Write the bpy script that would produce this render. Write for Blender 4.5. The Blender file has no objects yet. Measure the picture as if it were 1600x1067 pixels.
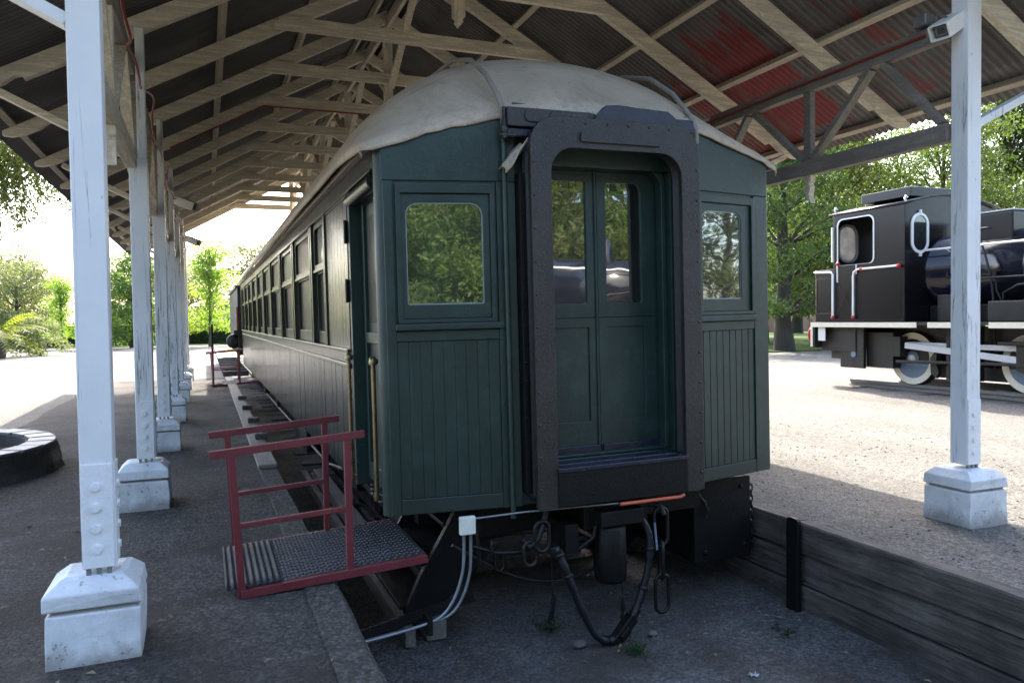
import bpy, bmesh, math, random
from mathutils import Vector, Matrix, noise
random.seed(7)
R = math.radians
scene = bpy.context.scene
COL = scene.collection

# ------------------------------------------------------------------ helpers
class MB:
    """collects geometry and links it as ONE mesh object"""
    def __init__(s): s.v = []; s.f = []; s.sm = []
    def add(s, vs, fs, smooth=False):
        o = len(s.v); s.v.extend([tuple(p) for p in vs])
        for f in fs: s.f.append(tuple(i + o for i in f)); s.sm.append(smooth)
        return s
    def box(s, x0, x1, y0, y1, z0, z1):
        vs = [(x, y, z) for z in (z0, z1) for y in (y0, y1) for x in (x0, x1)]
        return s.add(vs, [(0, 2, 3, 1), (4, 5, 7, 6), (0, 1, 5, 4), (2, 6, 7, 3), (0, 4, 6, 2), (1, 3, 7, 5)])
    def hexa(s, p):          # 8 points ordered like box
        return s.add(p, [(0, 2, 3, 1), (4, 5, 7, 6), (0, 1, 5, 4), (2, 6, 7, 3), (0, 4, 6, 2), (1, 3, 7, 5)])
    def beam(s, p, q, w, h, up=(0, 0, 1)):
        p = Vector(p); q = Vector(q); d = (q - p).normalized(); up = Vector(up)
        a = d.cross(up).normalized() * (w / 2); b = a.cross(d).normalized() * (h / 2)
        vs = [p - a - b, p + a - b, q - a - b, q + a - b, p - a + b, p + a + b, q - a + b, q + a + b]
        return s.hexa(vs)
    def tube(s, pts, r, n=8, closed=False, cap=True, smooth=True):
        pts = [Vector(p) for p in pts]; m = len(pts)
        rs = r if isinstance(r, (list, tuple)) else [r] * m
        vs = []; ref = None
        for i, p in enumerate(pts):
            if closed: d = pts[(i + 1) % m] - pts[i - 1]
            else: d = pts[min(i + 1, m - 1)] - pts[max(i - 1, 0)]
            d.normalize()
            if ref is None:
                ref = Vector((0, 0, 1)) if abs(d.z) < .9 else Vector((1, 0, 0))
            a = (ref - d * ref.dot(d))
            if a.length < 1e-5: a = d.orthogonal()
            a.normalize(); ref = a; b = d.cross(a)
            for k in range(n):
                t = 2 * math.pi * k / n
                vs.append(p + (a * math.cos(t) + b * math.sin(t)) * rs[i])
        fs = []
        for i in range(m if closed else m - 1):
            j = (i + 1) % m
            for k in range(n):
                l = (k + 1) % n
                fs.append((i * n + k, i * n + l, j * n + l, j * n + k))
        s.add(vs, fs, smooth)
        if cap and not closed:
            s.add(vs[:n], [tuple(range(n))[::-1]]); s.add(vs[-n:], [tuple(range(n))])
        return s
    def lathe(s, prof, c, axis=(0, 0, 1), n=24, smooth=True):
        c = Vector(c); ax = Vector(axis).normalized(); a = ax.orthogonal().normalized(); b = ax.cross(a)
        vs = []
        for (r, h) in prof:
            for k in range(n):
                t = 2 * math.pi * k / n
                vs.append(c + ax * h + (a * math.cos(t) + b * math.sin(t)) * r)
        fs = []
        for i in range(len(prof) - 1):
            for k in range(n):
                l = (k + 1) % n
                fs.append((i * n + k, i * n + l, (i + 1) * n + l, (i + 1) * n + k))
        s.add(vs, fs, smooth)
        if prof[0][0] > 1e-4: s.add(vs[:n], [tuple(range(n))[::-1]])
        if prof[-1][0] > 1e-4: s.add(vs[-n:], [tuple(range(n))])
        return s
    def prism(s, poly, mp, d0, d1):
        n = len(poly)
        vs = [mp(a, b, d0) for a, b in poly] + [mp(a, b, d1) for a, b in poly]
        fs = [tuple(range(n))[::-1], tuple(range(n, 2 * n))]
        for i in range(n):
            j = (i + 1) % n; fs.append((i, j, n + j, n + i))
        return s.add(vs, fs)
    def ring(s, outer, inner, mp, d0, d1):
        n = len(outer)
        vs = [mp(a, b, d) for d in (d0, d1) for L in (outer, inner) for a, b in L]
        fs = []
        for i in range(n):
            j = (i + 1) % n
            fs += [(i, n + i, n + j, j), (2 * n + i, 2 * n + j, 3 * n + j, 3 * n + i),
                   (i, j, 2 * n + j, 2 * n + i), (n + i, 3 * n + i, 3 * n + j, n + j)]
        return s.add(vs, fs)
    def grid(s, rows, smooth=True):
        n = len(rows[0]); vs = [p for r in rows for p in r]; fs = []
        for i in range(len(rows) - 1):
            for k in range(n - 1):
                fs.append((i * n + k, i * n + k + 1, (i + 1) * n + k + 1, (i + 1) * n + k))
        return s.add(vs, fs, smooth)
    def bolt(s, c, axis, r=.012, h=.01, n=6):
        return s.lathe([(r, 0), (r, h)], c, axis, n, False)
    def build(s, name, mat, parent=None, bevel=0, seg=2, recalc=True):
        me = bpy.data.meshes.new(name); me.from_pydata(s.v, [], s.f)
        me.polygons.foreach_set('use_smooth', s.sm)
        if recalc:
            bm = bmesh.new(); bm.from_mesh(me); bmesh.ops.recalc_face_normals(bm, faces=bm.faces); bm.to_mesh(me); bm.free()
        me.update()
        o = bpy.data.objects.new(name, me); COL.objects.link(o)
        if mat: me.materials.append(mat)
        if parent is not None:
            o.parent = parent
            if parent.get('off') is not None: o.location = -Vector(parent['off'])
        if bevel:
            b = o.modifiers.new('bevel', 'BEVEL'); b.width = bevel; b.segments = seg; b.limit_method = 'ANGLE'; b.angle_limit = R(40)
        return o

def tag(o, label, cat, group=None):
    o['label'] = label; o['category'] = cat
    if group: o['group'] = group
    return o
def thing(name, label, cat, loc=(0, 0, 0), group=None):
    """Empty at the base; part meshes are written in world coordinates and shifted back by 'off'"""
    o = bpy.data.objects.new(name, None); COL.objects.link(o); o.location = loc
    o['off'] = list(loc); o.empty_display_size = .2
    return tag(o, label, cat, group)
def struct(o, kind='structure'):
    o['kind'] = kind; return o
def copy_tree(o, parent=None):
    c = o.copy(); COL.objects.link(c)
    if parent is not None: c.parent = parent
    for ch in list(o.children): copy_tree(ch, c)
    return c
def clean():
    for o in bpy.data.objects:
        if 'off' in o: del o['off']

def rrect(x0, x1, z0, z1, rad, n=5):
    """rounded rectangle, rad = (bl, br, tr, tl)"""
    if not isinstance(rad, (list, tuple)): rad = (rad,) * 4
    out = []
    for (cx, cz, sx, sz, a0), r in zip(((x0, z0, 1, 1, 180), (x1, z0, -1, 1, 270), (x1, z1, -1, -1, 0), (x0, z1, 1, -1, 90)), rad):
        for k in range(n + 1):
            a = R(a0 + 90 * k / n); out.append((cx + sx * r + r * math.cos(a), cz + sz * r + r * math.sin(a)))
    return out

def smooth_path(pts, n=4):
    pts = [Vector(p) for p in pts]; out_ = []
    for i in range(len(pts) - 1):
        p0 = pts[max(i - 1, 0)]; p1 = pts[i]; p2 = pts[i + 1]; p3 = pts[min(i + 2, len(pts) - 1)]
        for k in range(n):
            t = k / n; out_.append(.5 * ((2 * p1) + (p2 - p0) * t + (2 * p0 - 5 * p1 + 4 * p2 - p3) * t * t + (3 * p1 - p0 - 3 * p2 + p3) * t ** 3))
    out_.append(pts[-1]); return out_

# ------------------------------------------------------------------ materials
class NT:
    def __init__(s, name):
        m = bpy.data.materials.new(name); m.use_nodes = True; s.m = m; s.t = m.node_tree; s.n = s.t.nodes
        s.bsdf = s.n['Principled BSDF']; s.out = s.n['Material Output']
        s.tc = s.n.new('ShaderNodeTexCoord')
    def link(s, a, b): s.t.links.new(a, b)
    def mapping(s, scale=(1, 1, 1), rot=(0, 0, 0), src='Object'):
        mp = s.n.new('ShaderNodeMapping'); mp.inputs['Scale'].default_value = scale; mp.inputs['Rotation'].default_value = rot
        s.link(s.tc.outputs[src], mp.inputs[0]); return mp.outputs[0]
    def noise(s, vec, scale, detail=4, rough=.55, dist=0):
        n = s.n.new('ShaderNodeTexNoise'); n.inputs['Scale'].default_value = scale; n.inputs['Detail'].default_value = detail
        n.inputs['Roughness'].default_value = rough; n.inputs['Distortion'].default_value = dist
        s.link(vec, n.inputs['Vector']); return n.outputs['Fac']
    def voro(s, vec, scale, feat='F1', out='Distance'):
        n = s.n.new('ShaderNodeTexVoronoi'); n.inputs['Scale'].default_value = scale; n.feature = feat
        s.link(vec, n.inputs['Vector']); return n.outputs[out]
    def ramp(s, fac, stops):
        r = s.n.new('ShaderNodeValToRGB'); e = r.color_ramp.elements
        while len(e) < len(stops): e.new(.5)
        for el, (p, c) in zip(e, stops):
            el.position = p; el.color = (c, c, c, 1) if isinstance(c, (int, float)) else (*c, 1)
        s.link(fac, r.inputs[0]); return r.outputs[0]
    def mix(s, fac, a, b, mode='MIX'):
        m = s.n.new('ShaderNodeMix'); m.data_type = 'RGBA'; m.blend_type = mode
        for sock, v in ((m.inputs[0], fac), (m.inputs[6], a), (m.inputs[7], b)):
            if isinstance(v, (int, float)): sock.default_value = v if sock == m.inputs[0] else (v, v, v, 1)
            elif isinstance(v, tuple): sock.default_value = (*v, 1)
            else: s.link(v, sock)
        return m.outputs[2]
    def math(s, op, a, b=0.):
        m = s.n.new('ShaderNodeMath'); m.operation = op
        for i, v in ((0, a), (1, b)):
            if isinstance(v, (int, float)): m.inputs[i].default_value = v
            else: s.link(v, m.inputs[i])
        return m.outputs[0]
    def bump(s, h, dist=.01, strength=.6, prev=None):
        b = s.n.new('ShaderNodeBump'); b.inputs['Distance'].default_value = dist; b.inputs['Strength'].default_value = strength
        s.link(h, b.inputs['Height'])
        if prev is not None: s.link(prev, b.inputs['Normal'])
        s.link(b.outputs[0], s.bsdf.inputs['Normal']); return b.outputs[0]
    def set(s, **k):
        for key, v in k.items():
            i = s.bsdf.inputs[{'color': 'Base Color', 'rough': 'Roughness', 'metal': 'Metallic', 'spec': 'Specular IOR Level', 'coat': 'Coat Weight', 'coatr': 'Coat Roughness'}[key]]
            if isinstance(v, (int, float)): i.default_value = v
            elif isinstance(v, tuple): i.default_value = (*v, 1)
            else: s.link(v, i)
        return s.m

def paint(name, col, dark=.6, rough=.45, chips=None, scale=3, bump=.003, grain=None, metal=0, spec=.5, rvar=.15, chip_at=.70, coat=0):
    n = NT(name); v = n.mapping(); big = n.noise(v, scale, 6, .6); fine = n.noise(v, scale * 14, 5, .6)
    c = n.mix(n.ramp(big, [(.3, 0.), (.75, 1.)]), tuple(x * dark for x in col), col)
    c = n.mix(n.math('MULTIPLY', n.ramp(fine, [(.35, 0.), (.75, 1.)]), .35), c, tuple(min(1, x * 1.35 + .004) for x in col))
    if chips:
        ch = n.ramp(n.noise(v, 26, 3, .7), [(chip_at, 0.), (chip_at + .02, 1.)])
        ch2 = n.math('MULTIPLY', ch, n.ramp(big, [(.45, 0.), (.6, 1.)]))
        c = n.mix(ch2, c, chips)
    h = fine
    if grain:
        g = n.noise(n.mapping(grain), 1., 6, .7, .3)
        c = n.mix(n.math('MULTIPLY', n.ramp(g, [(.42, 1.), (.62, 0.)]), .6), c, tuple(x * .45 for x in col))
        h = n.math('ADD', n.math('MULTIPLY', g, 1.6), fine)
    n.bump(h, bump, .8)
    rr = n.math('ADD', n.math('MULTIPLY', big, rvar * 2), rough - rvar)
    return n.set(color=c, rough=rr, metal=metal, spec=spec, coat=coat)

M = {}
def green_mat(name, col, rough):
    n = NT(name); v = n.mapping(); a = n.noise(v, 2.1, 7, .62, .4); b = n.noise(v, 5.5, 6, .65, .2); f_ = n.noise(v, 60, 5, .65); vst = n.noise(n.mapping((26, 26, 1.1)), 1., 5, .65)
    c = n.mix(n.ramp(a, [(.34, 0.), (.66, 1.)]), tuple(x * .62 for x in col), tuple(x * 1.12 for x in col))
    c = n.mix(n.math('MULTIPLY', n.ramp(b, [(.54, 0.), (.60, 1.)]), .38), c, tuple(x * 1.55 + .004 for x in col))          # faded, retouched patches
    c = n.mix(n.math('MULTIPLY', n.ramp(vst, [(.52, 0.), (.68, 1.)]), .35), c, tuple(x * .5 for x in col))                   # runs
    c = n.mix(n.math('MULTIPLY', n.ramp(f_, [(.52, 0.), (.75, 1.)]), .3), c, tuple(x * 1.7 + .003 for x in col))
    ch = n.math('MULTIPLY', n.ramp(n.noise(n.mapping((24, 24, 15)), 1., 3, .7), [(.735, 0.), (.75, 1.)]), n.ramp(a, [(.48, 0.), (.56, 1.)])); c = n.mix(n.math('MULTIPLY', ch, .85), c, (.27, .29, .27))
    sx = n.n.new('ShaderNodeSeparateXYZ'); n.link(n.tc.outputs['Object'], sx.inputs[0]); dz = n.ramp(n.math('ADD', sx.outputs[2], n.math('MULTIPLY', n.math('SUBTRACT', b, .5), .25)), [(.36, 1.), (.62, 0.)])
    c = n.mix(n.math('MULTIPLY', dz, .30), c, (.045, .043, .037))                                                             # road dust low down
    n.bump(n.math('ADD', n.math('ADD', f_, n.math('MULTIPLY', b, 1.5)), n.math('MULTIPLY', ch, -1.5)), .0022, .8); return n.set(color=c, rough=n.math('ADD', n.math('MULTIPLY', a, .22), rough - .11))
def plinth_mat():
    n = NT('whitewashed_plinth'); v = n.mapping(); a = n.noise(v, 4.3, 7, .68, .3); b = n.noise(v, 34, 5, .7); big = n.noise(v, 1.3, 3, .5)
    c = n.mix(n.ramp(a, [(.3, 0.), (.72, 1.)]), (.50, .51, .51), (.74, .75, .76)); ch = n.math('MULTIPLY', n.ramp(b, [(.62, 0.), (.645, 1.)]), n.ramp(a, [(.40, 1.), (.55, .1)])); c = n.mix(n.math('MULTIPLY', ch, .85), c, (.19, .175, .155))
    sx = n.n.new('ShaderNodeSeparateXYZ'); n.link(n.tc.outputs['Object'], sx.inputs[0]); z = n.math('ADD', sx.outputs[2], n.math('MULTIPLY', n.math('SUBTRACT', a, .5), .22))
    c = n.mix(n.math('MULTIPLY', n.ramp(z, [(0., 1.), (.10, 0.)]), .75), c, (.24, .21, .175))
    gz = n.ramp(n.math('ABSOLUTE', n.math('SUBTRACT', sx.outputs[2], .2505)), [(.006, 1.), (.012, 0.)]); c = n.mix(n.math('MULTIPLY', gz, .8), c, (.16, .135, .10))
    cr = n.ramp(n.math('ABSOLUTE', n.math('SUBTRACT', n.noise(n.mapping((6, 6, 6)), 1., 5, .7, 1.), .5)), [(0., 1.), (.008, 0.)]); c = n.mix(n.math('MULTIPLY', n.math('MULTIPLY', cr, n.ramp(big, [(.5, 0.), (.6, 1.)])), .7), c, (.2, .18, .15))
    n.bump(n.math('SUBTRACT', n.math('MULTIPLY', a, 1.5), n.math('MULTIPLY', ch, 1.2)), .010, .8); return n.set(color=c, rough=.72)
def canvas_mat():
    n = NT('painted_roof_canvas'); v = n.mapping(); a = n.noise(v, 1.6, 7, .65, .3); b = n.noise(v, 9, 6, .7); st = n.noise(n.mapping((2.2, .8, 2.2)), 1.4, 6, .7, .8)
    c = n.mix(n.ramp(a, [(.3, 0.), (.7, 1.)]), (.38, .31, .225), (.52, .44, .335)); c = n.mix(n.math('MULTIPLY', n.ramp(st, [(.5, 0.), (.72, 1.)]), .6), c, (.19, .155, .12))
    sx = n.n.new('ShaderNodeSeparateXYZ'); n.link(n.tc.outputs['Object'], sx.inputs[0])
    nearlip = n.ramp(n.math('SUBTRACT', sx.outputs[1], 4.6), [(.0, 1.), (.45, 0.)])
    cr = n.noise(n.mapping((9, 14, 14)), 1., 6, .7, 1.2); crk = n.math('MULTIPLY', n.ramp(n.math('ABSOLUTE', n.math('SUBTRACT', cr, .5)), [(0., 1.), (.012, 0.)]), nearlip)
    c = n.mix(n.math('MULTIPLY', crk, .75), c, (.06, .05, .04)); sp = n.ramp(n.noise(v, 28, 2, .6), [(.72, 0.), (.74, 1.)]); c = n.mix(n.math('MULTIPLY', sp, .7), c, (.09, .07, .055))
    # cloth lap seams across the roof
    seam = n.math('ABSOLUTE', n.math('SUBTRACT', n.math('FRACT', n.math('MULTIPLY', n.math('ADD', sx.outputs[1], n.math('MULTIPLY', a, .06)), .83)), .5)); sl_ = n.ramp(seam, [(0., 1.), (.010, 1.), (.016, 0.)])
    c = n.mix(n.math('MULTIPLY', sl_, .25), c, (.15, .125, .10))
    n.bump(n.math('ADD', n.math('MULTIPLY', b, 1.2), n.math('SUBTRACT', n.math('MULTIPLY', sl_, .8), n.math('MULTIPLY', crk, .5))), .004, .7)
    return n.set(color=c, rough=n.math('ADD', n.math('MULTIPLY', b, .3), .35))
def iron_mat():
    n = NT('pitted_iron'); v = n.mapping(); a = n.noise(v, 3., 6, .65); f_ = n.noise(v, 150, 3, .6); m_ = n.noise(v, 45, 5, .7)
    c = n.mix(n.ramp(a, [(.3, 0.), (.7, 1.)]), (.0095, .0078, .0066), (.027, .0225, .0195)); c = n.mix(n.math('MULTIPLY', n.ramp(f_, [(.55, 0.), (.68, 1.)]), .75), c, (.10, .088, .078))
    c = n.mix(n.math('MULTIPLY', n.ramp(m_, [(.60, 0.), (.66, 1.)]), n.ramp(a, [(.45, 0.), (.6, .9)])), c, (.075, .060, .048))
    n.bump(n.math('ADD', f_, n.math('MULTIPLY', m_, 1.5)), .003, .8); return n.set(color=c, rough=n.math('ADD', n.math('MULTIPLY', m_, .2), .30))
def side_mat():
    n = NT('varnished_dark_side'); v = n.mapping(); a = n.noise(v, 1.3, 5, .6)
    g = n.noise(n.mapping((70, 70, .9)), 1., 5, .6); g2 = n.noise(n.mapping((22, 22, .5)), 1., 4, .6)
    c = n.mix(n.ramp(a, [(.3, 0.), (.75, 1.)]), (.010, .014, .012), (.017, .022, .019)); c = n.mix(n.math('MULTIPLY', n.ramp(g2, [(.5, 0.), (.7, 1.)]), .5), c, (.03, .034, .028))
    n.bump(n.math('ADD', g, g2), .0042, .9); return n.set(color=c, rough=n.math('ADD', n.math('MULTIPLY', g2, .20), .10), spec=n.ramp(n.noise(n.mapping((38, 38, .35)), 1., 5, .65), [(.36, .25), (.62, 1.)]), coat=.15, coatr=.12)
def white_mat():
    n = NT('white_post_paint'); v = n.mapping(); a = n.noise(v, 2.2, 6, .6); f_ = n.noise(v, 40, 4, .6)
    c = n.mix(n.ramp(a, [(.3, 0.), (.75, 1.)]), (.66, .68, .68), (.76, .77, .77))
    # a few long drying cracks and small bare spots
    g = n.noise(n.mapping((16, 16, .55)), 1., 5, .62, .5); crack = n.ramp(n.math('ABSOLUTE', n.math('SUBTRACT', g, .5)), [(.0, 1.), (.006, .9), (.012, 0.)])
    crack = n.math('MULTIPLY', crack, n.ramp(n.noise(n.mapping((5, 5, .9)), 1., 3, .5), [(.48, 0.), (.56, 1.)]))
    c = n.mix(n.math('MULTIPLY', crack, .85), c, (.13, .12, .11))
    sp = n.ramp(n.noise(n.mapping((30, 30, 12)), 1., 2, .5), [(.74, 0.), (.76, 1.)]); c = n.mix(n.math('MULTIPLY', sp, .6), c, (.30, .27, .23))
    n.bump(n.math('SUBTRACT', n.math('MULTIPLY', f_, .5), n.math('MULTIPLY', crack, 3.)), .002, .7); return n.set(color=c, rough=.5)
M['white'] = white_mat()
M['strap'] = paint('white_strap_paint', (.74, .75, .75), .9, .5, chips=(.3, .25, .2), scale=4, bump=.001, chip_at=.74)
M['plinth'] = plinth_mat()
M['cream'] = paint('cream_timber', (.78, .70, .54), .72, .65, chips=(.12, .10, .07), scale=2.5, bump=.003, grain=(2.5, 30, 30), chip_at=.74)
M['creamy'] = paint('cream_timber_long', (.64, .565, .435), .7, .65, chips=(.12, .10, .07), scale=2.5, bump=.003, grain=(30, 2.5, 30), chip_at=.74)
M['creamz'] = paint('cream_timber_upright', (.76, .68, .52), .7, .65, chips=(.12, .10, .07), scale=2.5, bump=.003, grain=(30, 30, 2.5), chip_at=.74)
M['greytim'] = paint('weathered_timber', (.26, .235, .20), .6, .75, scale=3, bump=.004, grain=(26, 2.5, 26))
M['green'] = green_mat('dark_green_paint', (.0145, .0355, .0295), .36)
M['greenbody'] = side_mat()
M['greendoor'] = green_mat('door_green_paint', (.0195, .0430, .0370), .40)
M['iron'] = iron_mat()
M['blueiron'] = paint('blue_black_iron', (.016, .018, .033), .6, .26, scale=6, bump=.003, rvar=.08)
M['black'] = paint('sooty_black', (.0045, .0042, .0042), .5, .5, chips=(.022, .018, .016), scale=5, bump=.005, chip_at=.69, spec=.3)
M['rubber'] = paint('black_rubber', (.007, .007, .0085), .6, .40, chips=(.045, .042, .04), scale=9, bump=.004, chip_at=.64)
M['chain'] = paint('greasy_steel', (.022, .0205, .020), .5, .38, scale=12, bump=.003, metal=.5)
M['roofc'] = canvas_mat()
M['roofp'] = paint('greyish_roof_pipe', (.24, .22, .185), .7, .55, scale=5)
M['red'] = paint('red_paint', (.155, .022, .027), .7, .5, chips=(.12, .05, .045), scale=6, bump=.003, chip_at=.62)
M['brightred'] = paint('bright_red_paint', (.55, .02, .03), .8, .4, scale=5)
M['orange'] = paint('orange_sleeve', (.55, .11, .05), .85, .5, scale=6, bump=.001)
M['redcable'] = paint('red_conduit', (.24, .035, .025), .7, .5, scale=6, bump=.001)
M['plate'] = paint('tread_plate', (.055, .056, .06), .6, .45, chips=(.12, .12, .12), scale=6, bump=.003, metal=.3)
M['galv'] = paint('galvanised_steel', (.30, .32, .33), .7, .38, scale=7, bump=.002, metal=.6)
M['oldzinc'] = paint('dull_zinc', (.030, .031, .033), .6, .65, chips=(.06, .06, .06), scale=7, bump=.002, spec=.25)
M['ivory'] = paint('ivory_plastic', (.70, .69, .60), .9, .4, scale=3, bump=.0005)
M['rust'] = paint('rusty_rail', (.014, .010, .008), .6, .9, scale=6, bump=.004, spec=.2)
M['brass'] = paint('worn_brass', (.28, .22, .12), .6, .3, scale=8, bump=.001, metal=.8)
M['whitemetal'] = paint('white_enamel', (.78, .77, .72), .85, .35, scale=3, bump=.0008)
M['loco'] = paint('loco_black', (.0068, .006, .0066), .7, .24, chips=(.03, .026, .026), scale=1.8, bump=.0016, chip_at=.73, rvar=.06)
M['locob'] = paint('boiler_black', (.007, .008, .015), .7, .15, scale=1.5, bump=.001, rvar=.04)
M['locofr'] = paint('loco_frame_black', (.020, .018, .014), .6, .45, scale=4, bump=.003)
M['wheelblue'] = paint('grey_blue_paint', (.14, .20, .27), .8, .4, scale=4)
M['cream_edge'] = paint('cream_edge_paint', (.74, .68, .52), .85, .45, scale=4)
M['steel'] = paint('polished_steel', (.62, .64, .65), .9, .35, scale=6, metal=.25)
M['brownw'] = paint('rubble_stone', (.050, .043, .036), .4, .85, chips=(.10, .09, .08), scale=5, bump=.03, chip_at=.6)
M['lensgrey'] = paint('lamp_glass', (.10, .10, .10), .8, .15, scale=4, bump=.0005)

def sleeper_mat():
    n = NT('old_sleeper_wood'); v = n.mapping(); g = n.noise(n.mapping((25, 1.8, 25)), 1., 8, .7, .6); b = n.noise(v, 2.2, 6, .65)
    c = n.mix(n.ramp(b, [(.3, 0.), (.7, 1.)]), (.040, .033, .027), (.165, .138, .115))
    c = n.mix(n.ramp(g, [(.35, .9), (.6, 0.)]), c, (.018, .0155, .0135))
    n.bump(g, .02, .9); return n.set(color=c, rough=.85)
M['sleeper'] = sleeper_mat()

def gravel_mat(name, lo, hi, stone, stones=.4, bump=.02, patch=None, seed=0., pscale=.5, warm=(.30, .25, .2)):
    n = NT(name); v = n.mapping(); n1 = n.noise(v, .55, 7, .62); n2 = n.noise(v, 6, 6, .7); n3 = n.noise(v, 70, 4, .7)
    c = n.mix(n.ramp(n1, [(.3, 0.), (.7, 1.)]), lo, hi)
    n4 = n.noise(v, 22, 6, .75)
    c = n.mix(n.math('MULTIPLY', n.ramp(n2, [(.38, 0.), (.68, 1.)]), .6), c, tuple(x * .5 for x in lo))
    c = n.mix(n.math('MULTIPLY', n.ramp(n4, [(.50, 0.), (.66, 1.)]), .55), c, tuple(x * 1.5 for x in hi)); c = n.mix(n.math('MULTIPLY', n.ramp(n4, [(.30, 1.), (.44, 0.)]), .7), c, tuple(x * .3 for x in lo))
    vo = n.voro(v, 55); cell = n.voro(v, 55, out='Color')
    c = n.mix(n.math('MULTIPLY', n.ramp(cell, [(.55, 0.), (.95, 1.)]), stones + .25), c, stone); c = n.mix(n.math('MULTIPLY', n.ramp(cell, [(.10, 1.), (.45, 0.)]), .7), c, tuple(x * .42 for x in lo))
    trk = n.noise(n.mapping((.9, .10, 1.)), 1., 5, .6); c = n.mix(n.math('MULTIPLY', n.ramp(trk, [(.46, 0.), (.62, 1.)]), .35), c, tuple(x * .6 for x in lo))
    c = n.mix(n.math('MULTIPLY', n.ramp(n3, [(.3, 1.), (.55, 0.)]), .5), c, tuple(x * .35 for x in lo))
    if patch:
        pn = n.noise(v, pscale, 6, .65, .4); c = n.mix(n.ramp(pn, [(.48, 0.), (.64, 1.)]), c, patch)
    h = n.math('ADD', n.math('MULTIPLY', n.math('SUBTRACT', 1., vo), .7), n.math('ADD', n.math('ADD', n3, n.math('MULTIPLY', n4, 1.6)), n.math('MULTIPLY', n2, 2.)))
    n.bump(h, bump, .9); return n.set(color=c, rough=.92, spec=.25)
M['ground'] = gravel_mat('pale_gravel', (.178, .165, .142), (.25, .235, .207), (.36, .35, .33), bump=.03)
M['shade_toned_soil'] = gravel_mat('shade_darkened_earth', (.084, .074, .063), (.135, .120, .104), (.245, .23, .21), .3, bump=.028, patch=(.048, .039, .032), pscale=.8)  # earth colour darkened to carry the shade of the roof
M['pit'] = gravel_mat('pit_gravel', (.150, .144, .138), (.225, .217, .209), (.34, .335, .33), .4, bump=.03, patch=(.078, .064, .050))
M['edge'] = gravel_mat('edge_gravel', (.088, .078, .066), (.138, .122, .106), (.245, .23, .21), .3, bump=.02)
M['concrete'] = gravel_mat('dusty_concrete', (.078, .070, .064), (.12, .11, .10), (.17, .16, .15), .2, bump=.01)
M['rimbrick'] = paint('pale_rim_brick', (.12, .12, .125), .45, .5, scale=3, bump=.006)

def lawn_mat():
    n = NT('lawn_grass'); v = n.mapping(); a = n.noise(v, .35, 6, .6); b = n.noise(v, 14, 4, .7)
    c = n.mix(n.ramp(a, [(.35, 0.), (.65, 1.)]), (.035, .075, .012), (.065, .11, .02)); c = n.mix(n.ramp(b, [(.35, .6), (.65, 0.)]), c, (.03, .06, .015))
    n.bump(b, .05, 1.); return n.set(color=c, rough=.9, spec=.1)
M['lawn'] = lawn_mat()

def sheet_mat(red):
    n = NT('corrugated_sheet'); v = n.mapping(); a = n.noise(v, 1.4, 6, .65); f = n.noise(n.mapping((3, 40, 3)), 1., 6, .7)
    # each sheet has its own shade of old zinc
    sx = n.n.new('ShaderNodeSeparateXYZ'); n.link(n.tc.outputs['Object'], sx.inputs[0])
    cb = n.n.new('ShaderNodeCombineXYZ'); n.link(n.math('FLOOR', n.math('MULTIPLY', sx.outputs[1], 1.25)), cb.inputs[0]); n.link(n.math('FLOOR', n.math('MULTIPLY', n.math('ADD', sx.outputs[0], .0), .46)), cb.inputs[1])
    wn = n.n.new('ShaderNodeTexWhiteNoise'); n.link(cb.outputs[0], wn.inputs['Vector'])
    c = n.mix(wn.outputs['Value'], (.105, .103, .100), (.235, .23, .222))
    c = n.mix(n.math('MULTIPLY', n.ramp(f, [(.3, 0.), (.75, 1.)]), .5), c, (.26, .25, .235))
    c = n.mix(n.math('MULTIPLY', n.ramp(a, [(.45, 0.), (.7, 1.)]), .6), c, (.06, .045, .04))
    if red:
        def sm(v_, a_, b_):
            m_ = n.n.new('ShaderNodeMapRange'); m_.interpolation_type = 'SMOOTHSTEP'; n.link(v_, m_.inputs[0]); m_.inputs[1].default_value = a_; m_.inputs[2].default_value = b_; return m_.outputs[0]
        X_, Y_ = sx.outputs[0], sx.outputs[1]
        area = n.math('MULTIPLY', n.math('MULTIPLY', sm(X_, 4.3, 5.6), sm(Y_, 4.4, 5.4)), n.math('SUBTRACT', 1., sm(Y_, 7.8, 9.8)))
        wn2 = n.n.new('ShaderNodeTexWhiteNoise'); wn2.noise_dimensions = '4D'; wn2.inputs['W'].default_value = 5.3; n.link(cb.outputs[0], wn2.inputs['Vector'])
        fl = n.noise(n.mapping((2.5, 9, 2.5)), 1., 8, .78); str_ = n.noise(n.mapping((1.2, 42, 1.2)), 1., 4, .7)
        keep = n.math('ADD', n.math('MULTIPLY', area, n.math('ADD', n.math('MULTIPLY', wn2.outputs['Value'], .24), .085)), n.math('MULTIPLY', n.math('ADD', fl, str_), .5))
        redm = n.ramp(keep, [(.68, 0.), (.715, 1.)])
        c = n.mix(n.math('MULTIPLY', redm, .9), c, (.30, .032, .034))
    # corrugation shading painted into the colour: valleys darkened, crests left bright
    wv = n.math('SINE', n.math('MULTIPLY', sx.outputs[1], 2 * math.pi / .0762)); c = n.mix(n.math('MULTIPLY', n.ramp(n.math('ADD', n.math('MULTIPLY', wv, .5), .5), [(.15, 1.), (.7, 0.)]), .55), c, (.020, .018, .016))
    n.bump(f, .002, .5)
    return n.set(color=c, rough=.62, metal=.1, spec=.35)
M['sheet'] = sheet_mat(True); M['sheetl'] = sheet_mat(False)

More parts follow.
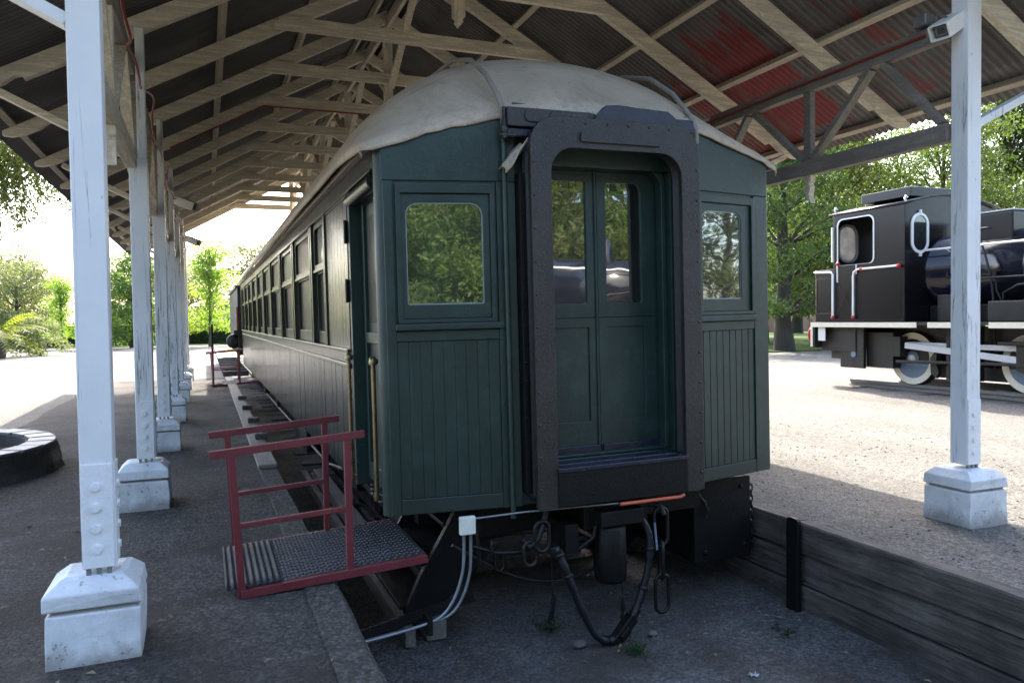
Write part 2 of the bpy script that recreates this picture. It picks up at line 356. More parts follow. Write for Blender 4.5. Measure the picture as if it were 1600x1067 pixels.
def glass_mat(name, refl=.34, tint=(.012, .014, .013), rough=.02, dirt=.10):
    n = NT(name); v = n.mapping(); d = n.noise(n.mapping((6, 6, 1.5)), 1., 6, .7)
    dk = n.mix(n.math('MULTIPLY', n.ramp(d, [(.4, 0.), (.8, 1.)]), dirt * 4), tint, (.07, .075, .065))
    n.set(color=dk, rough=.35, spec=.2)
    g = n.n.new('ShaderNodeBsdfGlossy'); g.inputs['Roughness'].default_value = rough; g.inputs['Color'].default_value = (.95, .97, .92, 1)
    wav = n.noise(v, 2.5, 2, .5); b = n.n.new('ShaderNodeBump'); b.inputs['Distance'].default_value = .01; b.inputs['Strength'].default_value = .12
    n.link(wav, b.inputs['Height']); n.link(b.outputs[0], g.inputs['Normal'])
    mx = n.n.new('ShaderNodeMixShader'); n.link(n.math('ADD', n.math('MULTIPLY', d, -.12), refl + .06), mx.inputs[0])
    n.link(n.bsdf.outputs[0], mx.inputs[1]); n.link(g.outputs[0], mx.inputs[2]); n.link(mx.outputs[0], n.out.inputs[0])
    return n.m
M['glass'] = glass_mat('window_glass', .33, rough=.018, dirt=.08)
M['glassdark'] = glass_mat('dark_window_glass', .13, dirt=.02)
def frosted_mat():
    n = NT('dusty_pane'); t = n.n.new('ShaderNodeBsdfTranslucent'); v = n.mapping(); n.link(n.ramp(n.noise(v, 6, 5, .6), [(.3, .16), (.7, .26)]), t.inputs['Color']); n.set(color=(.4, .45, .42), rough=.3)
    mx = n.n.new('ShaderNodeMixShader'); mx.inputs[0].default_value = .7; n.link(n.bsdf.outputs[0], mx.inputs[1]); n.link(t.outputs[0], mx.inputs[2]); n.link(mx.outputs[0], n.out.inputs[0]); return n.m
M['frosted'] = frosted_mat()

def leaf_mat(name, a, b, trans=.45):
    n = NT(name); oi = n.n.new('ShaderNodeObjectInfo'); v = n.mapping()
    ns = n.noise(v, 1.1, 3, .6); c = n.mix(n.ramp(ns, [(.3, 0.), (.7, 1.)]), a, b)
    hs = n.n.new('ShaderNodeHueSaturation'); n.link(n.math('ADD', n.math('MULTIPLY', oi.outputs['Random'], .05), .475), hs.inputs['Hue'])
    n.link(n.math('ADD', n.math('MULTIPLY', oi.outputs['Random'], .5), .75), hs.inputs['Value']); n.link(c, hs.inputs['Color'])
    n.set(color=hs.outputs[0], rough=.6, spec=.25)
    t = n.n.new('ShaderNodeBsdfTranslucent'); n.link(n.mix(.5, hs.outputs[0], (.30, .42, .04), 'ADD'), t.inputs['Color'])
    t2 = n.mix(1., hs.outputs[0], (1.9, 2.0, .8), 'MULTIPLY'); n.link(t2, t.inputs['Color'])
    mx = n.n.new('ShaderNodeMixShader'); mx.inputs[0].default_value = trans
    n.link(n.bsdf.outputs[0], mx.inputs[1]); n.link(t.outputs[0], mx.inputs[2]); n.link(mx.outputs[0], n.out.inputs[0])
    return n.m
M['leafdark'] = leaf_mat('feathery_green_leaves', (.032, .053, .017), (.072, .098, .034), .42)
M['leafmid'] = leaf_mat('fresh_green_leaves', (.042, .068, .020), (.092, .122, .038), .45)
M['leafyel_haze'] = leaf_mat('hazed_yellow_green_leaves', (.12, .165, .03), (.19, .23, .05), .5)  # yellow green leaves, lightened in place of a haze veil
M['leafgrey_haze'] = leaf_mat('hazed_grey_green_leaves', (.095, .115, .072), (.15, .165, .105), .4)  # grey green leaves, with distance haze painted in as a paler colour
M['leafhedge'] = leaf_mat('hedge_leaves', (.016, .036, .010), (.034, .064, .016), .3)
M['bark'] = paint('grey_brown_bark', (.075, .058, .043), .5, .9, scale=4, bump=.03, grain=(14, 14, 1.5))

# ------------------------------------------------------------------ camera
f_px = 1200.
dY = Vector((-480, 29, f_px)).normalized(); nZ = Vector((-.014, 1, -35.72 / f_px)).normalized()
dX = dY.cross(nZ)
if dX.x < 0: dX = -dX
cam_r = Vector((dX[0], dY[0], nZ[0])); cam_u = Vector((dX[1], dY[1], nZ[1])); cam_f = Vector((dX[2], dY[2], nZ[2]))
cd = bpy.data.cameras.new('camera'); co = bpy.data.objects.new('camera', cd); COL.objects.link(co)
mw = Matrix.Identity(4)
for i in range(3): mw[i][0] = cam_r[i]; mw[i][1] = cam_u[i]; mw[i][2] = -cam_f[i]
mw[2][3] = 1.6
co.matrix_world = mw
cd.sensor_width = 36; cd.lens = 27; cd.clip_start = .05; cd.clip_end = 3000
scene.camera = co

# ------------------------------------------------------------------ light
SUN = Vector((1.14, 3.6, 3.48)).normalized()
w = bpy.data.worlds.new('World'); scene.world = w; w.use_nodes = True
sky = w.node_tree.nodes.new('ShaderNodeTexSky'); sky.sky_type = 'NISHITA'; sky.sun_disc = False
sky.sun_elevation = math.asin(SUN.z); sky.sun_rotation = math.atan2(SUN.x, SUN.y); sky.air_density = .9; sky.dust_density = 3.2; sky.ozone_density = .5
w.node_tree.links.new(sky.outputs[0], w.node_tree.nodes['Background'].inputs[0]); w.node_tree.nodes['Background'].inputs[1].default_value = .15
sl = bpy.data.lights.new('sun', 'SUN'); sl.energy = 2.9; sl.angle = R(.5); sl.color = (1, .94, .84)
so = bpy.data.objects.new('sun', sl); COL.objects.link(so); so.rotation_euler = (-SUN).to_track_quat('-Z', 'Y').to_euler(); so.location = (10, 30, 30)
scene.view_settings.view_transform = 'Standard'; scene.view_settings.look = 'None'; scene.view_settings.exposure = 2.78; scene.view_settings.gamma = 1
scene.view_settings.use_curve_mapping = False
scene.cycles.max_bounces = 8; scene.cycles.diffuse_bounces = 5; scene.cycles.transparent_max_bounces = 8
scene.cycles.sample_clamp_indirect = 6

PIT_L, PIT_R, PIT_Z = .72, 4.17, -.62
XC = 2.6

# ------------------------------------------------------------------ ground
def height(x, y):
    return .018 * noise.noise(Vector((x * .7, y * .7, 0))) + .012 * noise.noise(Vector((x * 2.3, y * 2.3, 4)))
def sheet(mb, xs, ys, z, amp=1., edge=None):
    rows = []
    for y in ys:
        rows.append([(x, y, z + amp * height(x, y) * (0 if edge and (abs(x - edge) < .05) else 1)) for x in xs])
    mb.grid(rows)
def rng(a, b, st):
    n = max(1, int(round((b - a) / st))); return [a + (b - a) * i / n for i in range(n + 1)]
g = MB()
# one ground sheet with the pit cut out: left, right, before and behind the pit
lx = [-900, -300, -100, -50, -25] + rng(-14, PIT_L - .2, .4); rx = rng(PIT_R + .1, 20, .4) + [26, 34, 50, 100, 300, 900]
nearY = [-900, -300, -100, -40, -20, -12]; midY = rng(-8, 32, .4); farY = [34, 38, 44, 55, 70, 100, 160, 300, 900]
sheet(g, lx, nearY + midY + farY, -.02, 1.); sheet(g, rx, nearY + midY + farY, -.02, 1.)
sheet(g, [PIT_L - .2, 1.6, 2.6, 3.6, PIT_R + .1], nearY + [-8], -.02, 0.); sheet(g, [PIT_L - .2, 1.6, 2.6, 3.6, PIT_R + .1], [52, 55, 70, 100, 160, 300, 900], -.02, 0.)
struct(g.build('ground', M['ground']))
p = MB(); sheet(p, rng(PIT_L - .25, PIT_R + .2, .25), rng(-8.2, 52.2, .4), PIT_Z, 1.6)
struct(p.build('pit_floor', M['pit']))
# earth under the shelter, darkened to paint in roof shade out to the shadow edge
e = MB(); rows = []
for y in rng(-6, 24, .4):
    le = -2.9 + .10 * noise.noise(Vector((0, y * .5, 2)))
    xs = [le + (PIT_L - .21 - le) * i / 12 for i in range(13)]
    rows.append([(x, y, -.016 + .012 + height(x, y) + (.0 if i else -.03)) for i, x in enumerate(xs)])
e.grid(rows); struct(e.build('shade_earth_floor', M['shade_toned_soil']))
# lawns far off
l = MB(); sheet(l, rng(16, 120, 2), rng(26.5, 120, 4), .02, 2.); struct(l.build('lawn', M['lawn']))
l = MB(); sheet(l, rng(-60, 12, 2), rng(60, 120, 3), .02, 2.); struct(l.build('verge', M['lawn']))

# concrete edge of the left platform
c = MB(); ys = rng(-8, 52, .3)
secs = []
for y in ys:
    j = .012 * noise.noise(Vector((1.3, y * 1.7, 0))); k = .008 * noise.noise(Vector((5.3, y * 3.1, 0)))
    secs.append([(PIT_L - .22, y, -.03), (PIT_L - .2, y, .012 + k), (PIT_L - .03 + j, y, .01 + k), (PIT_L + j, y, -.02), (PIT_L + j * .6, y, -.7)])
c.grid(secs, False)
tag(c.build('platform_edge', M['edge']), 'low dusty concrete edge of the platform on the left of the track pit', 'platform edge')

# sleeper wall on the right of the pit
sw = thing('sleeper_wall', 'retaining wall of three courses of dark old railway sleepers on the right of the pit', 'retaining wall', (PIT_R, 4, -.62))
for ci, (z0, z1, off) in enumerate(((-.72, -.447, .0), (-.435, -.215, .014), (-.20, .025, .002))):
    y = -5.44 + ci * .02
    while y < 40:
        L = 5.0; b = MB(); n = 22; secs = []
        dx = random.uniform(-.006, .006)
        for i in range(n + 1):
            yy = y + (L - .012) * i / n; w1 = .012 * noise.noise(Vector((ci * 3.3, yy * 1.1, 1))); w2 = .010 * noise.noise(Vector((ci * 7.3, yy * 1.6, 9)))
            x0 = PIT_R - .03 + off + dx + w2 * .6
            secs.append([(x0, yy, z0 + .004), (x0, yy, z1 - .012 + w1), (x0 + .012, yy, z1 + w1), (x0 + .12, yy, z1 + w1), (x0 + .12, yy, z0 + .004), (x0, yy, z0 + .004)])
        b.grid(secs, False); b.add(secs[0][:5], [(0, 1, 2, 3, 4)]); b.add(secs[-1][:5], [(4, 3, 2, 1, 0)])
        b.build('plank', M['sleeper'], sw); y += L
def rail_post(y):
    b = MB(); x = PIT_R - .055
    prof = [(-.055, -.07)] + [(-.055 + .02 * (1 - math.cos(t)), .07 * math.sin(t)) for t in ()] + [(-.055, .07), (.02, .07), (.02, -.07)]
    b.box(x - .045, x - .008, y - .062, y + .062, -.75, .04)
    b.box(x - .008, x + .02, y - .02, y + .02, -.75, .03)
    b.prism([(y - .062, .04), (y + .062, .04), (y + .055, .065), (y + .02, .075), (y - .04, .07), (y - .06, .055)], lambda a, z, d: (x + d, a, z), -.044, -.009)
    return b.build('steel_post', M['black'], sw, .004)
for y in (4.56, 9.56, 14.56, -.44): rail_post(y)

# ------------------------------------------------------------------ shelter
POSTY = [4.226 + 3.2 * k for k in range(7)]
XL, XR = -.502, 5.475
RIDGE_Z = 5.72   # underside of rafters at the ridge
SL = .55
def raf_z(x): return RIDGE_Z - SL * abs(x - 2.465)
RH = .17; RW = .075
sh = thing('train_shelter', 'open gabled timber train shelter with white posts and a corrugated iron roof', 'shelter', (2.465, 13.8, 0))
def post(x, y, upper, k, side):
    b = MB(); w_ = .072
    b.box(x - w_, x + w_, y - w_, y + w_, .425, upper)
    if upper < 4:
        if side < 0: b.box(x + .0, x + w_ - .003, y - w_ + .004, y + w_ - .004, upper, raf_z(x) + .05)
        else: b.box(x - w_ + .003, x + 0.0, y - w_ + .004, y + w_ - .004, upper, 3.86)
    po = b.build('post', M['white'], sh, .006)
    # steel straps at the foot, with bolts
    s = MB()
    s.box(x - w_ + .004, x + w_ - .004, y - w_ - .009, y - w_, .43, .93)
    s.box(x + w_, x + w_ + .008, y - w_ + .004, y + w_ - .004, .44, .93)
    s.build('foot_strap', M['strap'], po, .002)
    for z in (.52, .62, .72, .82):
        for (c_, ax_) in (((x - .005, y - w_ - .009, z), (0, -1, 0)), ((x + w_ + .008, y, z), (1, 0, 0))):
            q = MB(); q.bolt(c_, ax_, .021, .012, 6); q.lathe([(.026, 0), (.026, .003)], c_, ax_, 14); q.build('bolt', M['strap'], po, .002)
    for dx_ in (-.045, 0, .045):
        q = MB(); q.box(x + dx_ - .010, x + dx_ + .010, y - w_ - .002, y - w_ + .02, .385, .432); q.build('foot_strap', M['galv'], po)
    return po
def plinth(x, y):
    b = MB(); w_ = .200; rj = lambda: random.uniform(-.007, .007)
    # lower block, groove, bevelled cap
    def fr(z, ww): return [(x - ww + rj(), y - ww + rj(), z), (x + ww + rj(), y - ww + rj(), z), (x + ww + rj(), y + ww + rj(), z), (x - ww + rj(), y + ww + rj(), z)]
    lv = [fr(-.05, w_ + .004), fr(.12, w_), fr(.238, w_), fr(.243, w_ - .022), fr(.258, w_ - .022), fr(.263, w_ + .006), fr(.335, w_ + .004), fr(.388, w_ - .055), fr(.40, w_ - .085)]
    vs = [p for f in lv for p in f]; fs = []
    for i in range(len(lv) - 1):
        for k in range(4): fs.append((i * 4 + k, i * 4 + (k + 1) % 4, (i + 1) * 4 + (k + 1) % 4, (i + 1) * 4 + k))
    fs.append(tuple(range(len(vs) - 4, len(vs)))); b.add(vs, fs)
    o = b.build('plinth', M['plinth'], sh, .02, 3)
for k, y in enumerate(POSTY):
    for x, sd in ((XL, -1), (XR, 1)):
        post(x, y, 4.02 if k == 0 else 3.02, k, sd); plinth(x - (.022 if sd < 0 else 0), y + (.05 if sd < 0 else 0))

# rafters, collars, knee braces, king posts
EAVE = 4.40     # horizontal half span to the eave edge
def rafter(sd):
    """profile in (horizontal distance from ridge, z): decorated tail"""
    L = EAVE - .12
    z = lambda d: RIDGE_Z - SL * d
    top = lambda d: z(d) + RH
    pts = [(.0, z(0)), (L - .48, z(L - .48)), (L - .46, z(L - .46) + .045), (L - .41, z(L - .41) + .06), (L - .33, z(L - .33) + .035), (L - .2, z(L - .2) + .04), (L - .08, z(L - .08) + .075), (L, z(L) + .125), (L, top(L)), (0, top(0))]
    return pts
for sd in (-1, 1):
    me = None
    for k in range(14):
        y = 4.25 + 1.6 * k - (.0 if k else 0)
        if y > 24: break
        if me is None:
            b = MB(); b.prism(rafter(sd), lambda a, z, d: (2.465 + sd * a, y + d, z), -RW / 2, RW / 2)
            first = b.build('rafter', M['cream'], sh, .004); me = first; y0 = y
        else:
            o = first.copy(); COL.objects.link(o); o.location = first.location + Vector((0, y - y0 + random.uniform(-.015, .015), 0)); o.rotation_euler = (0, 0, random.uniform(-.003, .003))
first = None
for k in range(13):
    y = 4.25 + 1.6 * k
    if first is None:
        b = MB(); zc = raf_z(2.465 - 1.55) + .06
        b.prism([(2.465 - 1.68, zc - .075), (2.465 + 1.68, zc - .075), (2.465 + 1.66, zc + .0), (2.465 + 1.55, zc + .075), (2.465 - 1.55, zc + .075), (2.465 - 1.66, zc + .0)], lambda a, z, d: (a, y + d, z), RW / 2 + .002 - RW - .055, -RW / 2 - .002)
        first = b.build('collar_tie', M['cream'], sh, .004)
    else:
        o = first.copy(); COL.objects.link(o); o.location = first.location + Vector((0, 1.6 * k + random.uniform(-.015, .015), 0))
for k in range(7):
    y = POSTY[k] + .0; zt = RIDGE_Z - .02; zb = raf_z(2.465 - 1.55) - .16
    b = MB(); b.box(2.465 - .06, 2.465 + .06, y + .04, y + .13, zb, zt + .1)
    b.prism([(-.06, zb), (.06, zb), (.06, zb - .05), (.025, zb - .075), (.04, zb - .1), (0, zb - .15), (-.04, zb - .1), (-.025, zb - .075), (-.06, zb - .05)], lambda a, z, d: (2.465 + a, y + .085 + d, z), -.044, .044)
    b.build('king_post', M['creamz'], sh, .004)
    if k < 6:
        for (ya, za, yb, zb2) in ((y + .13, zb + .1, y + 1.45, zt - .12), (y + 3.1, zb + .1, y + 1.75, zt - .12)):
            b = MB(); b.beam((2.465, ya, za), (2.465, yb, zb2), .05, .085, (1, 0, 0)); b.build('ridge_strut', M['creamz'], sh, .003)
b = MB(); b.box(2.44, 2.49, 3.5, 24.1, RIDGE_Z - .06, RIDGE_Z + .10); b.build('ridge_board', M['creamy'], sh)
b = MB(); b.box(2.43, 2.50, 4.3, 23.5, zb + .0, zb + .0 + .12)
# lattice girders along both rows of posts
for x, sd in ((XL, -1), (XR, 1)):
    xb = x + (-.05 if sd < 0 else -.045)
    for k in range(6):
        y = POSTY[k]; ya, yb = y + .097, y + 3.2 - .097
        b = MB(); b.box(xb - .045, xb + .045, ya, yb, 2.93, 3.07); b.build('bottom_chord', M['greytim'] if sd > 0 else M['creamy'], sh, .004)
        b = MB(); b.box(xb - .045, xb + .045, ya, yb, 3.72, 3.86); b.build('top_chord', M['greytim'], sh, .004)
        m = y + 1.6
        for (p1, z1, p2, z2) in ((y + .16, 3.08, y + .72, 3.715), (y + .86, 3.715, m - .06, 3.08), (m + .06, 3.08, m + .78, 3.715), (m + .88, 3.715, y + 3.04, 3.08)):
            b = MB(); b.beam((xb, p1, z1), (xb, p2, z2), .05, .085, (1, 0, 0)); b.build('lattice_strut', M['greytim'] if sd > 0 else M['creamz'], sh, .003)
        b = MB(); b.box(xb - .03, xb + .03, m - .045, m + .045, 3.07, 3.72); b.build('lattice_post', M['greytim'] if sd > 0 else M['creamz'], sh, .003)
        b = MB(); b.prism([(-.045, 2.93), (.045, 2.93), (.045, 2.87), (.02, 2.85), (.045, 2.82), (.04, 2.77), (0, 2.70), (-.045, 2.66), (-.02, 2.75), (-.045, 2.82), (-.02, 2.85), (-.045, 2.87)], lambda a, z, d: (xb + d, m + a, z), -.03, .03)
        b.build('pendant', M['creamz'], sh, .003)
    for k in range(7):
        y = POSTY[k]
        b = MB(); d = 1.18; b.beam((x + sd * .07, y, 3.04), (x + sd * d * .88, y, raf_z(x + sd * d * .88) - .0), .06, .10, (0, 1, 0)); b.build('knee_brace', M['white'] if k == 0 else M['cream'], sh, .004)
# purlins and the two roof slopes
for sd in (-1, 1):
    for d in (.22, 1.22, 2.22, 3.1, 4.2):
        b = MB(); z = RIDGE_Z - SL * d + RH + .02; x = 2.465 + sd * d
        c = Vector((1, 0, -SL * 1)).normalized(); nn = Vector((SL, 0, 1)).normalized()
        p = [(x + sd * (c.x * u + nn.x * v), yy, z + c.z * u + nn.z * v) for v in (-.02, .045) for yy in (3.3, 24.1) for u in (-.03, .03)]
        b.hexa(p); b.build('purlin', M['creamy'], sh)
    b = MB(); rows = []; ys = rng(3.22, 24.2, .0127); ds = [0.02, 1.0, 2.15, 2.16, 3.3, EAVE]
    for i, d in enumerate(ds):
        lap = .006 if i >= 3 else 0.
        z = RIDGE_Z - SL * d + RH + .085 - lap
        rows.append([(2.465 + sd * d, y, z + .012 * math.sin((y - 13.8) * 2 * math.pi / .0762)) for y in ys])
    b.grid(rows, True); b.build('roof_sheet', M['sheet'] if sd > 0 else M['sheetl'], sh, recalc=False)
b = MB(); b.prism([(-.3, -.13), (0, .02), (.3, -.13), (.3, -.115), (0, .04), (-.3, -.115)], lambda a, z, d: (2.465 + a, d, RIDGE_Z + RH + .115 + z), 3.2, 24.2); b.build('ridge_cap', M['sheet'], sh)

# cables and lamps on the shelter
def cable(name, pts, r, mat, label, cat, grp=None):
    b = MB(); b.tube(pts, r, 8); return tag(b.build(name, mat), label, cat, grp)
cable('conduit', [(XR - .105, 4.5, 3.80), (XR - .105, 6, 3.80), (XR - .105, 8, 3.79), (XR - .105, 16, 3.80), (XR - .105, 23, 3.8)], .013, M['redcable'], 'thin red conduit running along the upper beam of the right lattice girder', 'conduit')
pts = []
for i in range(60):
    y = 4.4 + i * .33; pts.append((XL + .06 + .02 * math.sin(i * 1.9) + .03 * math.sin(i * .7), y, 3.66 + .05 * math.sin(i * 1.3) - .12 * abs(math.sin((y - 4.25) / 3.2 * math.pi)) ** 6))
pts = smooth_path(pts, 3)
cable('cable', pts, .010, M['redcable'], 'wavy red cable sagging along the left row of posts under the roof', 'cable')
cable('conduit', [(XL + .1, 12.17, raf_z(XL + .1) - .02), (.9, 12.15, raf_z(.9) - .02), (1.0, 12.12, raf_z(.9) - .03), (3.9, 12.12, raf_z(.9) - .03)], .012, M['redcable'], 'red conduit crossing under a collar tie in the middle of the roof', 'conduit')

def flood(loc, aim, label, sc=1., grp='floodlights under the shelter roof'):
    t = thing('floodlight', label, 'lamp', loc, grp)
    L = Vector(loc); a = Vector(aim).normalized(); s = a.cross(Vector((0, 0, 1))).normalized(); u = s.cross(a)
    mp = lambda x, y, d: tuple(L + s * x * sc + u * y * sc + a * d * sc)
    b = MB(); o1 = rrect(-.075, .075, -.06, .06, .01, 2); i1 = rrect(-.062, .062, -.048, .048, .008, 2)
    b.ring(o1, i1, mp, -.16, .16); b.prism(rrect(-.062, .062, -.048, .048, .008, 2), mp, -.15, -.14); b.build('housing', M['whitemetal'], t, .003)
    b = MB(); b.prism(rrect(-.061, .061, -.047, .047, .008, 2), mp, .10, .112); b.build('lens', M['lensgrey'], t)
    b = MB(); b.ring(rrect(-.038, .038, -.034, .034, .01, 2), rrect(-.03, .03, -.026, .026, .01, 2), mp, .113, .125); b.build('lens', M['galv'], t)
    b = MB(); b.beam(mp(0, .06, -.02), tuple(L + Vector((-.0, .10, .12))), .03, .012); b.build('bracket', M['galv'], t)
    return t
flood((XR - .16, 4.25, 3.78), (-.75, -.15, -.42), 'white box floodlight fixed to the top of the right foreground post', 1.0)
b = MB(); b.box(XR - .15, XR - .05, 4.46, 4.58, 3.87, 3.96); b.lathe([(.02, 0), (.02, .04)], (XR - .10, 4.445, 3.9), (0, -1, 0), 10)
tag(b.build('junction_box', M['galv'], None, .008), 'small grey junction box on the beam beside the right floodlight', 'junction box')
flood((XL + .27, 14.2, 3.62), (.75, -.55, -.35), 'white floodlight tilted down from the left girder near the middle posts', 1.2)
flood((XL + .27, 20.5, 3.62), (.75, -.55, -.35), 'white floodlight on the left girder nearest the far end of the shelter', 1.2)

# ------------------------------------------------------------------ railway carriage
CB = (2.605, 4.69, .36)
car = thing('railway_carriage', 'old dark green wooden passenger railway carriage standing under the shelter', 'railway carriage', CB)
XA, XB = 1.06, 4.15     # body sides
XJ, XK = 1.93, 3.28     # where the end panels bend
YE = 4.69; YF = 24.6
def yend(x):
    if x < XJ: return YE + (XJ - x) / (XJ - XA) * .15
    if x > XK: return YE + (x - XK) / (XB - XK) * .19
    return YE
P = lambda x, z, d: (x, yend(x) - d, z)
LIP = [(-1.665, 2.72), (-1.4, 2.80), (-1.1, 2.885), (-.75, 2.965), (-.4, 3.01), (0, 3.03), (.4, 3.015), (.73, 2.975), (1.1, 2.90), (1.4, 2.835), (1.6, 2.77)]
def lipz(x):
    t = x - 2.605
    for (a, za), (b, zb_) in zip(LIP, LIP[1:]):
        if a <= t <= b: return za + (zb_ - za) * (t - a) / (b - a)
    return LIP[0][1] if t < 0 else LIP[-1][1]
# end wall: two angled panels
for (x0, x1, side) in ((XA + .02, XJ, -1), (XK, XB - .02, 1)):
    pan = MB(); xs = [x0 + (x1 - x0) * i / 8 for i in range(9)]
    poly = [(x, .36) for x in xs] + [(x, lipz(x) - .008) for x in reversed(xs)]
    pan.prism(poly, P, -.05, 0)
    pan.prism([(x, 2.503) for x in xs] + [(x, lipz(x) - .012) for x in reversed(xs)], P, -.001, .014)   # fascia under the roof
    ep = pan.build('end_panel', M['green'], car, .004)
    if side < 0: fx0, fx1, gx0, gx1, px0, px1 = 1.157, 1.785, 1.222, 1.712, 1.163, 1.800
    else: fx0, fx1, gx0, gx1, px0, px1 = 3.36, 3.955, 3.40, 3.820, 3.34, 3.93
    # stiles and rails that frame window and boarding
    st = MB()
    for (a, b2, z0, z1, d) in (((x0 + .005, fx0 - .012, .365, 2.50, .018) if side < 0 else (x0 + .002, px0 - .005, .365, 2.50, .018)),
                               ((px1 + .004, x1 - .002, .365, 2.50, .018) if side < 0 else (fx1 + .012, x1 - .005, .365, 2.50, .018))):
        st.prism([(a, z0), (b2, z0), (b2, z1), (a, z1)], P, -.001, d)
    a, b2 = (fx0 - .012, px1 + .004) if side < 0 else (px0 - .005, fx1 + .012)
    st.prism([(a + .001, .367), (b2 - .001, .367), (b2 - .001, .465), (a + .001, .465)], P, -.001, .016)
    st.prism([(a + .001, 1.478), (b2 - .001, 1.478), (b2 - .001, 1.545), (a + .001, 1.545)], P, -.001, .016)
    st.build('panel_frame', M['green'], ep, .004)
    bo = MB(); nb = 9; bw = (b2 - a) / nb
    for i in range(nb):
        bo.prism([(a + i * bw + .002, .466), (a + (i + 1) * bw - .002, .466), (a + (i + 1) * bw - .002, 1.477), (a + i * bw + .002, 1.477)], P, -.001, .006)
    bo.build('boarding', M['green'], ep, .004)
    so_ = MB(); so_.prism(rrect(a - .01 if side < 0 else a, b2 + .015 if side > 0 else b2 + .03, 1.547, 1.592, .012, 3), P, -.001, .045); so_.build('sill', M['green'], ep, .008, 3)
    wn_ = MB(); wn_.ring(rrect(fx0, fx1, 1.594, 2.480, .004, 5), rrect(fx0 + .03, fx1 - .03, 1.62, 2.42, .004, 5), P, -.001, .036)
    wf = wn_.build('window', M['green'], car, .004)
    sa = MB(); sa.ring(rrect(fx0 + .031, fx1 - .031, 1.621, 2.419, .003, 5), rrect(gx0, gx1, 1.712, 2.362, (.015, .015, .075, .075), 5), P, -.001, .018); sa.build('sash', M['green'], wf, .005)
    gl = MB(); gl.prism(rrect(gx0 - .006, gx1 + .006, 1.706, 2.368, (.015, .015, .08, .08), 5), P, .001, .005); gl.build('pane', M['glass'], wf)
    bd = MB(); bd.ring(rrect(gx0 - .001, gx1 + .001, 1.711, 2.363, (.015, .015, .075, .075), 5), rrect(gx0 + .006, gx1 - .006, 1.719, 2.356, (.012, .012, .07, .07), 5), P, .0055, .012); bd.build('putty', M['galv'], wf)
# rounded corner posts
for x, y in ((XA + .045, yend(XA) + .055), (XB - .045, yend(XB) + .055)):
    b = MB(); b.lathe([(.062, .36), (.062, 2.745)], (x, y, 0), (0, 0, 1), 20); b.build('corner_post', M['green'], car)
# jambs and header round the end doorway
b = MB()
for (a, c_) in ((XJ + .001, 2.085), (3.125, XK - .001)): b.box(a, c_, YE - .004, YE + .18, .37, 2.62)
b.box(XJ + .001, XK - .001, YE - .002, YE + .18, 2.62, 3.02)
b.box(XJ + .001, XK - .001, YE + .02, YE + .2, .36, .64)
b.build('door_frame', M['green'], car, .006)
b = MB(); b.ring(rrect(2.087, 3.123, .642, 2.66, (.01, .01, .12, .12), 6), rrect(2.112, 3.085, .66, 2.622, (.01, .01, .10, .10), 6), lambda x, z, d: (x, YE + .10 - d, z), -.03, .05); b.build('door_frame', M['greendoor'], car, .006)
# two door leaves
PD = lambda x, z, d: (x, YE + .15 - d, z)
for (a, c_) in ((2.088, 2.603), (2.614, 3.122)):
    side = -1 if a < 2.5 else 1
    gx0, gx1 = (2.21, 2.527) if side < 0 else (2.685, 2.975)
    o_ = rrect(a, c_, 1.60, 2.658, .003, 5)
    b = MB(); b.ring(o_, rrect(gx0, gx1, 1.70, 2.555, (.012, .012, .06 if side > 0 else .012, .012 if side > 0 else .06), 5), PD, -.03, 0)
    b.ring(rrect(a, c_, .645, 1.598, .003, 5), rrect(gx0 + .004, gx1 + .008, .868, 1.532, .004, 5), PD, -.03, 0)
    b.prism(rrect(gx0, gx1 + .01, .86, 1.54, .004, 5), PD, -.025, -.012)
    if side < 0: b.box(c_ - .014, c_ + .004, YE + .138, YE + .149, .70, 2.65)
    lf = b.build('door_leaf', M['greendoor'], car, .004)
    b = MB(); b.prism(rrect(gx0 - .004, gx1 + .004, 1.696, 2.559, .02, 5), PD, -.022, -.016); b.build('pane', M['glass'], lf)
    b = MB(); b.prism([(a + .01, .645), (c_ - .004, .645), (c_ - .004, .70), (a + .01, .70)], PD, .001, .025); b.build('kick_rail', M['blueiron'], lf, .004)
# gangway plate, bellows, flaps
PG = lambda x, z, d: (x, 4.50 - d, z)
b = MB(); b.ring(rrect(1.963, 3.238, .372, 2.895, (.015, .015, .19, .19), 9), rrect(2.108, 3.092, .63, 2.70, (.008, .008, .16, .16), 9), PG, -.03, .012)
gp = b.build('gangway_plate', M['iron'], car, .004)
b = MB(); b.prism(rrect(2.318, 2.918, 2.742, 2.806, .006, 2), PG, .012, .028); b.prism(rrect(2.62, 2.625, 2.74, 2.806, .001, 2), PG, .028, .030); b.build('name_plate', M['iron'], gp, .005)
b = MB(); b.prism([(2.42, 2.88), (3.10, 2.88), (3.06, 2.95), (3.0, 2.99), (2.80, 2.995), (2.62, 3.005), (2.52, 2.995), (2.46, 2.93)], PG, -.055, -.0); b.build('top_lug', M['blueiron'], gp, .006)
b = MB()
for x in [1.985, 3.215]:
    for z in rng(.5, 2.6, .21): b.lathe([(.011, 0), (.009, .004), (0, .006)], (x, 4.488, z), (0, -1, 0), 8)
for x in rng(2.2, 3.0, .16): b.lathe([(.011, 0), (.009, .004), (0, .006)], (x, 4.488, 2.865), (0, -1, 0), 8)
b.build('rivets', M['iron'], gp)
b = MB()   # worn face bar at the bottom, threshold boards
b.prism(rrect(2.104, 3.096, .375, .600, .01, 2), PG, .012, .022); b.build('face_bar', M['black'], gp, .004)
b = MB(); b.box(2.10, 3.10, 4.47, 4.56, .600, .632); b.box(2.10, 3.10, 4.565, 4.66, .610, .640); b.build('threshold', M['blueiron'], car, .006)
